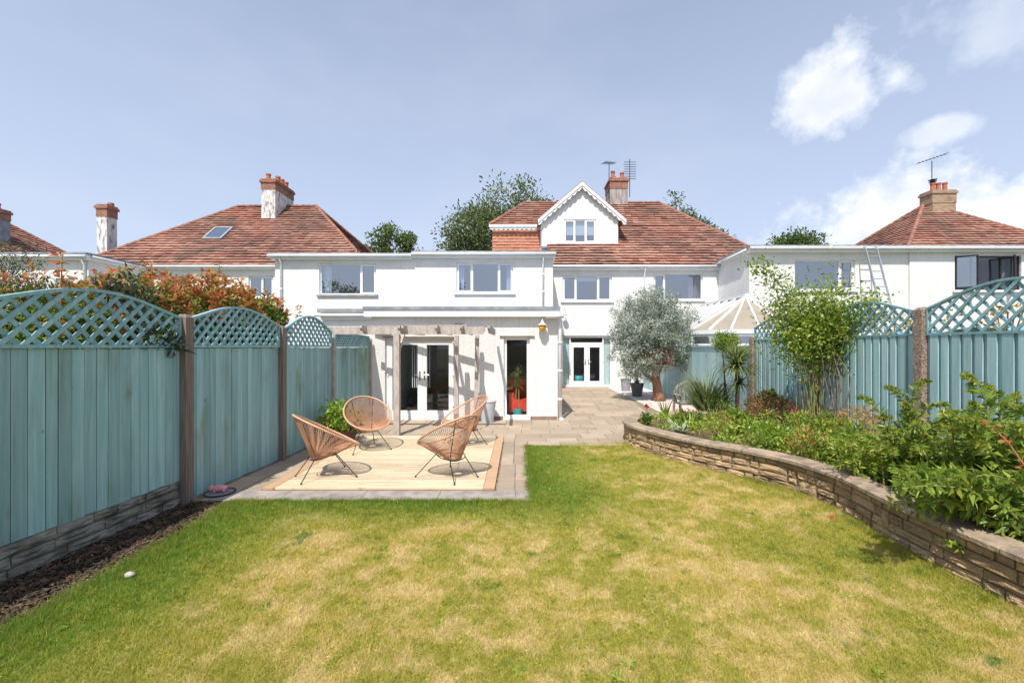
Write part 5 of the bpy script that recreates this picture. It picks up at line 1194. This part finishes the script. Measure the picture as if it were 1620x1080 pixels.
ell = [((-.30, 0, 2.55), (1.15, .95, 1.02), 290), ((-.78, -.1, 1.75), (.62, .6, .72), 100), ((.32, 0, 2.1), (.75, .7, .85), 110), ((-.5, -.1, 1.25), (.6, .5, .45), 45), ((-.2, 0, 3.15), (.8, .7, .45), 60), ((-1.15, 0, 2.3), (.5, .5, .6), 26), ((.75, 0, 2.7), (.45, .4, .45), 18), ((.1, 0, 3.45), (.45, .4, .25), 10), ((-.85, -.1, 1.15), (.45, .4, .35), 22), ((.55, -.1, 1.55), (.5, .45, .4), 30)]
Ps, Ds = [], []
for c_, r_, q in ell:
    cs = ellipsoid_pts(q, c_, r_, .45) + rng.normal(size=(q, 3)) * .13; P, D = clumps(cs, 1, 58, .13, up=-.1); Ps.append(P); Ds.append(D)
P, D = np.concatenate(Ps), np.concatenate(Ds); foliage('crown', P, D, rng.uniform(.05, .09, len(P)), .026, 'lf_euc', ET, True)
cs = ellipsoid_pts(50, (-.25, -.3, 1.35), (.75, .5, .42), .5); P, D = clumps(cs, 1, 22, .13); foliage('rusty_leaves', P, D, .06, .022, 'lf_euc_rust', ET, True)
# photinia hedge behind the left fence: one shrub per clump
def shrub(label, x, y, z0, z1, rx, ry, mats, n, per, spread, L, W, name='shrub', cat='shrub', group=None, red=None, stems=6, stem_m='trunk', shell=.35):
    T = thing(name, label, cat, (x, y, 0), 0, group); zc, rz_ = (z0 + z1) / 2, (z1 - z0) / 2
    st = MB()
    for k in range(stems if stems > 1 else 0):
        e_ = ellipsoid_pts(1, (0, 0, zc), (rx * .7, ry * .7, rz_ * .8))[0]; st.tube([(rng.normal() * .05, rng.normal() * .05, 0.02), (e_[0] * .4, e_[1] * .4, zc * .7), tuple(e_)], [.022, .014, .006], 5)
    if st.v: st.build('stem', stem_m, T, local=True)
    cs = ellipsoid_pts(n, (0, 0, zc), (rx, ry, rz_), shell); P, D = clumps(cs, 1, per, spread); foliage('foliage', P, D, L * rng.uniform(.7, 1.2, len(P)), W, mats, T, True)
    if red:
        k = red[1]; cs = ellipsoid_pts(k * 4, (0, 0, zc + rz_ * .1), (rx * 1.05, ry * 1.05, rz_ * 1.08), .8); cs = cs[cs[:, 2] > zc + rz_ * .15][:k]
        nn = 13; P = np.repeat(cs, nn, axis=0); hgt = np.tile(np.linspace(0, 1, nn), len(cs)) * np.repeat(rng.uniform(.08, .20, len(cs)), nn); P = P + np.stack([hgt * 0, hgt * 0, hgt], 1) + rng.normal(size=P.shape) * .008; D = rng.normal(size=P.shape) * np.array([.9, .9, .3]) + np.array([0, 0, .55]); foliage('new_shoots', P, D, L * rng.uniform(.8, 1.3, len(P)), W, red[0], T, True, bend=.25)['kind'] = 'stuff'
    return T
G = 'red tipped shrubs over the left fence'
shrub('red tipped shrub at the far left edge behind the trellis', -4.75, 3.0, 1.25, 2.28, .55, .8, 'lf_green', 260, 26, .13, .062, .026, red=('lf_red', 55), group=G)
shrub('red tipped shrub behind the arch of the stained panel', -4.68, 4.3, 1.25, 2.36, .55, .75, 'lf_green', 280, 26, .13, .062, .026, red=('lf_red', 60), group=G)
shrub('red tipped shrub between the dark glossy bush and the large one', -4.78, 5.45, 1.25, 2.58, .55, .7, 'lf_green', 230, 24, .13, .085, .036, red=('lf_red', 100), group=G)
shrub('large red tipped shrub rising over the second trellis arch', -4.80, 6.7, 1.2, 2.70, .6, .8, 'lf_green', 270, 25, .13, .095, .040, red=('lf_red', 140), group=G)
shrub('red tipped shrub at the right end of the hedge, against the white wall', -4.75, 7.75, 1.2, 2.66, .5, .5, 'lf_green', 190, 25, .12, .095, .040, red=('lf_red', 60), group=G)
shrub('low green shrub behind the third trellis arch', -4.6, 8.3, .9, 2.25, .35, .45, 'lf_rose', 40, 20, .1, .06, .028, group=G)
shrub('grey green feathery bush at the top left corner behind the fence', -5.30, 4.35, 1.3, 2.86, .42, .8, 'lf_dark', 190, 90, .16, .06, .011)
shrub('dark glossy bush just above the first trellis arch', -4.45, 4.85, 1.6, 2.62, .26, .30, 'lf_dark', 60, 22, .1, .075, .036)
shrub('dark long leaved plant hanging through the trellis beside the brown post', -3.86, 4.62, 1.73, 1.98, .12, .22, 'lf_dark', 12, 12, .07, .14, .035, name='climber', cat='climber', stems=1)
for (px_, py_, Y, X_, lb) in ((95, 405, 4.0, -4.5, 'thin upright red leaved shoot above the left end of the hedge'), (345, 420, 6.7, -4.75, 'thin upright red leaved shoot above the middle of the hedge'), (473, 485, 8.3, -4.2, 'thin twig at the right end of the hedge')):
    xx = PX(px_, Y); T = thing('shoot', lb, 'shoot', (xx, Y, 1.9)); zt = PZ(py_, Y) - 1.9; MB().tube([(0, 0, 0), (.02, 0, zt)], [.008, .004], 5).build('stem', 'stem_red', T, local=True)
    zz = np.repeat(np.linspace(zt * .55, zt, 6), 5); P = np.stack([zz * 0, zz * 0, zz], 1); D = rng.normal(size=P.shape) * np.array([1, 1, .4]) + np.array([0, 0, .4]); foliage('foliage', P, D, .085, .03, 'lf_red', T, True)

# climbing rose
RX, RY = 4.98, 7.35
RS = thing('climbing_rose', 'tall climbing rose with bare cane like stems arching over the right fence', 'climber', (RX, RY, .3))
st = MB(); rp, rd_ = [], []
def cane(p0, p1, p2, r=.014, n=14, leaves=90, start=.35, spread=.10):
    p0, p1, p2 = Vector(p0), Vector(p1), Vector(p2); pts = [(p0 * (1 - t_) ** 2 + p1 * 2 * t_ * (1 - t_) + p2 * t_ ** 2) for t_ in np.linspace(0, 1, n)]
    st.tube(pts, [r * (1 - .75 * k / n) for k in range(n)], 6)
    for _ in range(leaves):
        t_ = start + (1 - start) * random.random() ** .8; q = p0 * (1 - t_) ** 2 + p1 * 2 * t_ * (1 - t_) + p2 * t_ ** 2; rp.append(np.array(q) + rng.normal(size=3) * spread); rd_.append(rng.normal(size=3) + np.array([0, 0, .2]))
cane((-.05, 0, 0), (-.1, -.1, 2.6), (-1.05, -.1, 2.90), r=.016, leaves=520, start=.42, spread=.10)
for k in range(17):
    a = random.uniform(-1.2, 1.05); cane((rng.normal() * .10 + a * .05, rng.normal() * .06, 0), (a * .25, rng.normal() * .15, 1.5), (a * .75 + rng.normal() * .12, rng.normal() * .3, random.uniform(1.45, 2.55)), r=.009, leaves=470, start=.52, spread=.18)
for k in range(8): cane((0, 0, .1), (random.uniform(-.2, .3), 0, 1.9), (random.uniform(.6, 1.1), random.uniform(-.6, .1), random.uniform(1.9, 2.45)), r=.007, leaves=190, start=.5, spread=.10)
st.build('stem', 'stem_green', RS, local=True, smooth=True); P, D = np.array(rp), np.array(rd_); foliage('foliage', P, D, rng.uniform(.045, .085, len(P)), .034, 'lf_rose', RS, True)
# twigs of tree stem at fence (pale bare trunks)
BT = thing('bare_shrub', 'pale bare upright stems standing against the right fence', 'shrub', (5.2, 7.0, .3)); b = MB()
for k in range(7): b.tube([(rng.normal() * .03, rng.normal() * .05, 0), (rng.normal() * .08, rng.normal() * .1, 1.0), (rng.normal() * .15, rng.normal() * .2, 1.7)], [.012, .009, .004], 6)
b.build('stem', 'post_wood', BT, local=True)
# cordyline, phormium, mophead
CD = thing('cordyline', 'cordyline with a spiky head of narrow leaves in front of the plain fence', 'cordyline', (4.62, 9.15, .3))
MB().tube([(0, 0, 0), (.02, 0, .6), (0, 0, 1.1)], [.05, .045, .04], 8).build('trunk', 'trunk', CD, local=True); strap_leaves(340, (0, 0, 1.1), .80, .034, 'lf_cord', 'crown', CD, up=.15, droop=.8)
strap_leaves(120, (.05, 0, .72), .5, .026, 'lf_cord', 'lower_leaves', CD, up=-.2, droop=.8)
PHM = thing('phormium', 'clump of upright sword leaves beside the grey garden box', 'phormium', (4.2, 9.65, .05)); strap_leaves(300, (0, 0, .15), 1.32, .042, 'lf_phorm', 'leaves', PHM, up=.9, droop=.5, spread=.45, lo=.6)
strap_leaves(60, (.28, .0, .2), .95, .04, 'lf_cord', 'leaves', PHM, up=.95, droop=.3, spread=.3, lo=.5)
shrub('round green mop headed shrub rising above the cordyline', 4.6, 9.6, 1.70, 2.12, .30, .26, 'lf_rose', 60, 34, .09, .06, .022, name='mophead_shrub', stems=2)
# bed plants
def in_bed(n, ymin, ymax, margin=.12):
    out = []
    while len(out) < n:
        y = random.uniform(ymin, ymax); x = random.uniform(1.9, 5.3)
        # nearest wall point: keep points on the fence side
        best = min(WP, key=lambda p: (p.x - x) ** 2 + (p.y - y) ** 2); i = WP.index(best); tg = (WP[min(i + 1, len(WP) - 1)] - WP[max(i - 1, 0)]); nr = Vector((-tg.y, tg.x, 0)).normalized()
        if (Vector((x, y, 0)) - best).dot(nr) < -margin - .12: out.append((x, y))
    return np.array(out)
q = in_bed(360, 5.0, 8.55, .16); q = q[(q[:, 0] > 2.75) | (rng.random(len(q)) < .35)]; dens = q[:, 0] * 0 + 1
P0c = np.column_stack([q, .34 + rng.random(len(q)) ** 2 * .30 * np.clip((8.8 - q[:, 1]) / 1.5, .3, 1)]); P, D = clumps(P0c, np.array([1, 1, .7]), 34, .13, up=.5)
P[:, 2] = np.maximum(P[:, 2], .31)
sel = np.repeat(np.sin(q[:, 0] * 4.1 + 1) * np.cos(q[:, 1] * 3.3) + rng.normal(size=len(q)) * .5, 34)
for lo_, hi_, L_, W_, mt_, lb_ in ((-9, .05, (.035, .07), .032, 'lf_cover', 'bright green low ground cover filling the raised bed'), (.05, .6, (.03, .06), .024, 'lf_rose', 'olive ground cover mixed with the brighter plants of the raised bed'), (.6, .95, (.05, .09), .018, 'lf_spike', 'darker narrow leaved plants mixed into the raised bed'), (.95, 9, (.04, .09), .008, 'lf_ochre', 'dry straw coloured stems among the plants of the raised bed')):
    kk_ = (sel >= lo_) & (sel < hi_); o = foliage('ground_cover', P[kk_] + np.array([0, 0, .05 if lo_ > .5 else 0]), D[kk_], rng.uniform(*L_, kk_.sum()), W_, mt_, None); tag(o, lb_, 'ground cover', kind='stuff')
q = in_bed(260, 1.6, 5.6, .12); P0c = np.column_stack([q, .38 + rng.random(len(q)) * .30]); P, D = clumps(P0c, np.array([1, 1, .9]), 44, .15, up=.5); P[:, 2] = np.maximum(P[:, 2], .31)
o = foliage('ground_cover', P, D, rng.uniform(.05, .09, len(P)), .026, 'lf_rose', None); tag(o, 'yellow green undergrowth in the near end of the raised bed', 'ground cover', kind='stuff')
shrub('rust and green low shrub under the plain fence beside the climbing rose', 4.55, 7.9, .35, .95, .55, .35, 'lf_rust', 70, 26, .11, .05, .02)
shrub('pink flowering patch at the foot of the climbing rose', 4.75, 7.3, .4, .75, .14, .12, 'flower_pink', 14, 14, .06, .035, .028, name='flowering_plant', cat='flower', stems=3)
shrub('rust coloured shrub against the pale fence right of the rose', 4.75, 6.1, .35, .92, .45, .4, 'lf_ochre', 60, 26, .1, .07, .014)
shrub('dark red leaved shrub left of the tall spiky shrub', 4.5, 5.25, .35, .82, .3, .28, 'lf_euc_rust', 36, 22, .09, .06, .035)
shrub('feathery brown dry plant in the middle of the raised bed', 3.3, 7.0, .33, .74, .22, .2, 'lf_ochre', 26, 30, .08, .05, .006)
shrub('small dark green bush behind the ground cover left of the rust shrub', 4.1, 8.7, .3, .75, .3, .2, 'lf_green', 26, 22, .09, .05, .02)
for (x, y, L, m_, lb) in ((2.95, 8.7, .55, 'lf_cover', 'pale green iris clump near the back wall of the bed'), (4.35, 6.7, .7, 'lf_cover', 'tall bright sword leaves before the rust shrub'), (4.2, 6.35, .5, 'lf_ochre', 'dry straw coloured sword leaves in front of the fence'), (3.05, 7.7, .4, 'lf_cover', 'short sword leaf clump amid the ground cover')):
    T = thing('iris', lb, 'plant', (x, y, .31)); strap_leaves(16, (0, 0, 0), L, .035, m_, 'leaves', T, up=1.2, droop=.25, spread=.18)
for (x, y, h_, r_, m_, L_, W_, n_, lb) in (
    (3.7, 7.4, .38, .26, 'lf_spike', .08, .03, 34, 'rounded mid green clump in the centre of the raised bed'),
    (4.3, 5.9, .55, .34, 'lf_rose', .09, .028, 44, 'olive green bush between the rose and the tall spiky shrubs'),
    (3.75, 6.35, .34, .26, 'lf_bright', .07, .035, 30, 'fresh lime green clump near the middle of the wall'),
    (4.2, 5.35, .42, .3, 'lf_spike', .10, .03, 38, 'dark leafy clump left of the tallest green shrub'),
    (3.2, 8.1, .26, .2, 'lf_green', .06, .03, 24, 'low dark clump behind the red geranium'),
    (4.95, 8.6, .6, .3, 'lf_green', .08, .04, 40, 'dark green bush at the foot of the concrete post'),
    (3.85, 5.7, .30, .24, 'lf_ochre', .10, .012, 34, 'straw coloured grassy tuft close to the coping')):
    shrub(lb, x, y, .30, .32 + h_, r_, r_ * .9, m_, n_, 26, .09, L_, W_, name='bedding_plant', cat='plant', stems=4, stem_m='stem_green')
BLf = thing('broadleaf_plant', 'bluish broad leaved plant near the front of the bed', 'plant', (2.72, 7.35, .31)); strap_leaves(14, (0, 0, 0), .35, .10, 'lf_euc', 'leaves', BLf, up=.8, droop=.5, spread=.4)
GE = thing('geranium', 'red flowered geranium at the rounded end of the stone wall', 'flower', (2.42, 8.2, .31)); cs = ellipsoid_pts(16, (0, 0, .12), (.14, .12, .10)); P, D = clumps(cs, 1, 14, .05); foliage('foliage', P, D, .05, .04, 'lf_green', GE, True)
MB().tube([(0, 0, 0), (.01, 0, .34)], .006, 5).build('stem', 'stem_green', GE, local=True); b = MB()
for k in range(14): v = unit(rng.normal(size=3)) * .04; b.ball((.01 + v[0], v[1], .36 + v[2] * .8), (.022, .022, .014), 6, 4)
b.build('flower', 'flower_red', GE, local=True)
# tall spiky shrub, made of leafy shoots that arch to the left
def shoots(label, base, tips, name='spiky_shrub', leaf=.10, lw=.026, seed=1, mat='lf_spike', bud=True, cat='shrub'):
    T = thing(name, label, cat, base); st = MB(); P, D, BP, BD = [], [], [], []
    for tp in tips:
        p0 = Vector((rng.normal() * .12, rng.normal() * .15, 0)); p2 = Vector(tp) - Vector(base); p1 = Vector((p0.x * .6 + p2.x * .35, p0.y * .6 + p2.y * .35, p2.z * .95 + .12))
        B = lambda t_: p0 * (1 - t_) ** 2 + p1 * 2 * t_ * (1 - t_) + p2 * t_ ** 2
        st.tube([B(t_) for t_ in np.linspace(0, 1, 10)], [.008 * (1 - .06 * k) for k in range(10)], 5)
        ln = (p2 - p0).length
        for t_ in np.arange(.18, 1.0, .0095 / max(ln, .4)):
            q = np.array(B(t_)); tg = np.array(B(min(t_ + .02, 1)) - B(t_ - .02)); tg = tg / np.linalg.norm(tg); rv = rng.normal(size=3); rv -= rv.dot(tg) * tg; rv /= np.linalg.norm(rv)
            if t_ > .74 and bud:
                for _ in range(4): rv2 = rng.normal(size=3); BP.append(q); BD.append((rv2 + tg * .7, leaf * .42))
            else: P.append(q); D.append((rv + tg * .45, leaf * (1.1 - .35 * t_)))
    st.build('stem', 'stem_green', T, local=True)
    foliage('foliage', np.array(P), np.array([a for a, _ in D]), np.array([l_ for _, l_ in D]) * rng.uniform(.8, 1.2, len(D)), lw, mat, T, True, bend=.2)
    if BP: foliage('flower_spikes', np.array(BP), np.array([a for a, _ in BD]), np.array([l_ for _, l_ in BD]), .013, 'lf_bud', T, True)
    return T
def wp(px, py, Y): return (PX(px, Y), Y, PZ(py, Y))
tips = [wp(1357, 628, 4.9), wp(1402, 613, 4.7), wp(1470, 602, 4.6), wp(1428, 640, 4.5), wp(1385, 660, 4.7), wp(1450, 655, 4.4), wp(1500, 640, 4.3), wp(1410, 690, 4.5), wp(1370, 700, 4.6), wp(1470, 690, 4.2), wp(1440, 720, 4.1), wp(1345, 690, 5.0)]
tips += [wp(random.uniform(1400, 1530), random.uniform(660, 760), random.uniform(3.8, 4.8)) for _ in range(24)]
shoots('tall green shrub with yellowish arching spikes in front of the speckled post', (4.15, 4.55, .3), tips)
tips = [wp(1524, 594, 3.9), wp(1560, 612, 3.9), wp(1590, 640, 3.8), wp(1540, 640, 3.7), wp(1610, 625, 4.0), wp(1500, 670, 3.8), wp(1535, 690, 3.5)]
tips += [wp(random.uniform(1480, 1660), random.uniform(640, 760), random.uniform(3.2, 4.0)) for _ in range(36)]
shoots('large dense shrub at the right edge with one spike curling over', (4.1, 3.65, .3), tips, leaf=.12, lw=.032)
tips = [wp(random.uniform(1300, 1440), random.uniform(690, 745), random.uniform(4.4, 5.2)) for _ in range(34)]
shoots('low leafy shrub spilling towards the coping left of the tall shrubs', (3.95, 4.75, .3), tips, leaf=.08, lw=.022, bud=False, mat='lf_rose')
tips = [wp(random.uniform(1400, 1600), random.uniform(745, 810), random.uniform(3.1, 3.9)) for _ in range(40)]
shoots('low broad leaved growth hanging over the wall at the lower right', (3.85, 3.3, .3), tips, leaf=.11, lw=.034, bud=False)
BR = thing('bramble_shoot', 'reddish bramble stem with red leaves before the large shrub', 'bramble', wp(1620, 735, 3.1)); o0 = Vector(wp(1620, 735, 3.1)); pts = [Vector(wp(*a)) - o0 for a in ((1620, 735, 3.1), (1595, 700, 3.15), (1570, 675, 3.2), (1555, 668, 3.3))]
MB().tube(pts, .006, 6).build('stem', 'stem_red', BR, local=True); P = np.repeat(np.array([tuple(p) for p in pts]), 5, axis=0) + rng.normal(size=(20, 3)) * .02; foliage('foliage', P, rng.normal(size=P.shape), .05, .03, 'lf_red', BR, True)
# yellow vine leaves behind the right trellis
for (x, y, lb) in ((5.62, 4.9, 'yellowing vine behind the near right trellis'), (5.62, 6.7, 'yellowing vine behind the second right trellis')):
    cs = np.column_stack([rng.normal(size=34) * .05, rng.uniform(-.85, .85, 34), rng.uniform(1.6, 2.25, 34)]); T = thing('vine', lb, 'climber', (x, y, 0)); P, D = clumps(cs, 1, 9, .06); foliage('foliage', P, D, .06, .04, 'lf_vine', T, True)
    b = MB()
    for k in range(5): yy0 = random.uniform(-.6, .6); b.tube([(0, yy0, 0), (0, yy0 + .1, 1.2), (0, yy0 + random.uniform(-.3, .3), 2.2)], .008, 5)
    b.build('stem', 'stem_red', T, local=True)
TP = thing('tarpaulin', 'blue sheet stretched behind the near right trellis', 'tarpaulin', (7.2, 6.5, 0)); b = MB()
for i in range(8):
    for j in range(5):
        f_ = lambda i, j: (-1.1 + i * .3, -.4 + j * .3, 1.98 + .05 * math.sin(i * 1.3) + .04 * math.cos(j * 2) + i * .012)
        b.quad(f_(i, j), f_(i + 1, j), f_(i + 1, j + 1), f_(i, j + 1))
b.build('sheet', 'blue_sheet', TP, local=True, smooth=True)
lg = MB()
for x, y in ((-1.1, -.4), (1.3, -.4), (1.3, 1.1), (-1.1, 1.1)): lg.tube([(x, y, 0), (x, y, 1.98)], .02, 6)
lg.build('frame', 'upvc', TP, local=True)
# weeds in the wall
for (px_, py_, lb) in ((1168, 731, 'small green weed growing from the middle of the stone wall'), (1515, 862, 'small weed tuft sprouting from the wall near its right end')):
    s_ = min(np.arange(s_start, WC[-1], .02), key=lambda s_: abs((wat(s_)[0].x) / wat(s_)[0].y * F + CX - px_)); p, tg, nr = wat(s_); z = PZ(py_, p.y)
    T = thing('weed', lb, 'weed', (p.x + nr.x * .01, p.y + nr.y * .01, z)); P = rng.normal(size=(50, 3)) * np.array([.03, .03, .02]); foliage('foliage', P, rng.normal(size=P.shape) + np.array([nr.x, nr.y, .3]), .045, .02, 'lf_bright', T, True)

# ------------------------------------------------------------------ grass, bark
def poly_mask(X, Y, poly):
    ins = np.zeros(len(X), bool); j = len(poly) - 1
    for i in range(len(poly)):
        xi, yi = poly[i]; xj, yj = poly[j]
        c_ = ((yi > Y) != (yj > Y)) & (X < (xj - xi) * (Y - yi) / (yj - yi + 1e-12) + xi); ins ^= c_; j = i
    return ins
wall_edge = [(p.x - .0, p.y) for p in WP if 1.5 < p.y < 8.2 and p.x < 3.6 and WP.index(p) < 150]
lawn_poly = [(-3.05, 1.6), (3.44, 1.6)] + [(x + .01, y) for x, y in wall_edge if y > 1.65] + [(1.95, 8.12), (1.2, 7.98), (.6, 7.82), (.10, 7.78), (.17, 6.5), (.10, 5.5), (.17, 4.97), (-1, 4.98), (-3.38, 4.96), (-3.36, 4.7), (-3.25, 4.2), (-3.16, 3.7), (-3.24, 3.4), (-3.1, 3.0), (-3.22, 2.7)]
NB = 900000
Yb = 1.7 * (8.2 / 1.7) ** rng.random(NB); Xb = rng.uniform(-3.4, 3.5, NB)
k = poly_mask(Xb, Yb, lawn_poly) & (rng.random(NB) < np.clip(1.15 - .0 * Yb, 0, 1)); Xb, Yb = Xb[k], Yb[k]
# longer, lusher growth along borders
edge = np.clip((-2.75 - Xb) / .4, 0, 1) + np.clip((Yb - 4.6) / .35, 0, 1) * (Xb < .35) * (Yb < 5.2) + np.clip((.40 - Xb) / .3, 0, 1) * (Yb > 4.9)
edge = np.clip(edge, 0, 1) * rng.random(len(Xb)); n = len(Xb)
hh = rng.uniform(.014, .034, n) * (1 + 1.0 * edge); an = rng.uniform(0, 2 * np.pi, n); wd = rng.uniform(.0016, .0032, n) * (.6 + Yb * .18); lean = rng.normal(size=(n, 2)) * hh[:, None] * .75
base = np.column_stack([Xb, Yb, np.zeros(n)]); sd = np.column_stack([np.cos(an), np.sin(an), np.zeros(n)]) * wd[:, None]
tip = base + np.column_stack([lean, hh]); V = np.stack([base - sd, base + sd, tip], 1).reshape(-1, 3)
g_ = npmesh('grass', V, 3, 'blade'); tag(g_, 'short patchy lawn grass, green and straw coloured', 'grass', kind='stuff')
# tufts along edges
q = 2600; ex = np.concatenate([rng.normal(-3.2, .06, q // 2), rng.uniform(-3.3, .15, q // 4), rng.normal(.14, .03, q // 4)]); ey = np.concatenate([rng.uniform(1.8, 4.9, q // 2), rng.normal(4.96, .02, q // 4), rng.uniform(5.0, 7.75, q // 4)])
ex = np.repeat(ex, 10) + rng.normal(size=len(ex) * 10) * .02; ey = np.repeat(ey, 10) + rng.normal(size=len(ey) * 10) * .02; n = len(ex); hh = rng.uniform(.03, .07, n); an = rng.uniform(0, 6.28, n)
base = np.column_stack([ex, ey, np.zeros(n)]); sd = np.column_stack([np.cos(an), np.sin(an), np.zeros(n)]) * .0022; tip = base + np.column_stack([rng.normal(size=(n, 2)) * .025, hh]); V = np.stack([base - sd, base + sd, tip], 1).reshape(-1, 3)
tag(npmesh('grass_fringe', V, 3, 'blade'), 'longer grass fringe along the soil and paving edges', 'grass', kind='stuff')
# wall-foot grass
sw = rng.uniform(s_start, WC[-1] * .82, 1500); pts = np.array([tuple(wat(float(s_))[0] + wat(float(s_))[2] * random.uniform(.01, .1)) for s_ in sw]); pts = pts[pts[:, 1] < 8.0]
pts = np.repeat(pts, 9, axis=0) + rng.normal(size=(len(pts) * 9, 3)) * np.array([.02, .02, 0]); n = len(pts); an = rng.uniform(0, 6.28, n); sd = np.column_stack([np.cos(an), np.sin(an), np.zeros(n)]) * .0022; tip = pts + np.column_stack([rng.normal(size=(n, 2)) * .025, rng.uniform(.02, .06, n)])
tag(npmesh('wall_foot_grass', np.stack([pts - sd, pts + sd, tip], 1).reshape(-1, 3), 3, 'blade'), 'rough grass growing along the foot of the stone wall', 'grass', kind='stuff')
# broad weeds in the turf
wx_, wy_, wd_ = [], [], []
for _ in range(46):
    cx_, cy_ = random.uniform(-2.9, 3.2), random.uniform(2.3, 7.3)
    if not poly_mask(np.array([cx_]), np.array([cy_]), lawn_poly)[0]: continue
    m_ = random.randint(8, 16)
    for _k in range(m_): a = random.uniform(0, 6.28); wx_.append((cx_ + math.cos(a) * .01, cy_ + math.sin(a) * .01, .012)); wd_.append((math.cos(a), math.sin(a), random.uniform(.15, .7)))
o = foliage('lawn_weeds', np.array(wx_), np.array(wd_), rng.uniform(.025, .055, len(wx_)), .012, 'lf_bright', None); tag(o, 'small broad leaved weeds scattered through the lawn', 'weeds', kind='stuff')
lx_ = rng.uniform(-3.4, 4.5, 260); ly_ = rng.uniform(4.9, 12, 260); P = np.column_stack([lx_, ly_, np.full(260, .02)]); P[(P[:, 0] > -3.2) & (P[:, 0] < -.3) & (P[:, 1] < 8.6) & (P[:, 1] > 5.3), 2] = .046
k = (P[:, 1] < 10.4) | (P[:, 0] > 1.0); k &= (P[:, 0] < .1) | (P[:, 1] > 8.2); k &= (P[:, 0] < 1.9) | (P[:, 1] > 9.6); k &= P[:, 0] < 3.8; P = P[k]
o = foliage('fallen_leaves', P, np.column_stack([rng.normal(size=(len(P), 2)), np.abs(rng.normal(size=len(P))) * .12]), rng.uniform(.012, .03, len(P)), .012, 'lf_rust', None); tag(o, 'tiny fallen leaves scattered over the paving and the deck', 'leaf litter', kind='stuff')
# bark chips
n = 14000; bx3 = rng.uniform(-3.95, -3.12, n); by3 = 1.6 + 3.35 * rng.random(n); k = bx3 < -3.12 - rng.random(n) * .12; bx3, by3 = bx3[k], by3[k]; n = len(bx3)
c_ = np.column_stack([bx3, by3, rng.uniform(.0, .025, n)]); d1 = unit(rng.normal(size=(n, 3)) * np.array([1, 1, .35])); d2 = unit(np.cross(d1, rng.normal(size=(n, 3)) * .4 + np.array([0, 0, 1]))); l1 = rng.uniform(.008, .03, n)[:, None]; l2 = rng.uniform(.003, .010, n)[:, None]
tag(npmesh('bark_chips', np.stack([c_ - d1 * l1 - d2 * l2, c_ + d1 * l1 - d2 * l2 * .6, c_ + d1 * l1 * .9 + d2 * l2, c_ - d1 * l1 * .8 + d2 * l2], 1).reshape(-1, 3), 4, 'bark'), 'dark bark chips covering the left border', 'bark mulch', kind='stuff')
print('objects', len(bpy.data.objects))
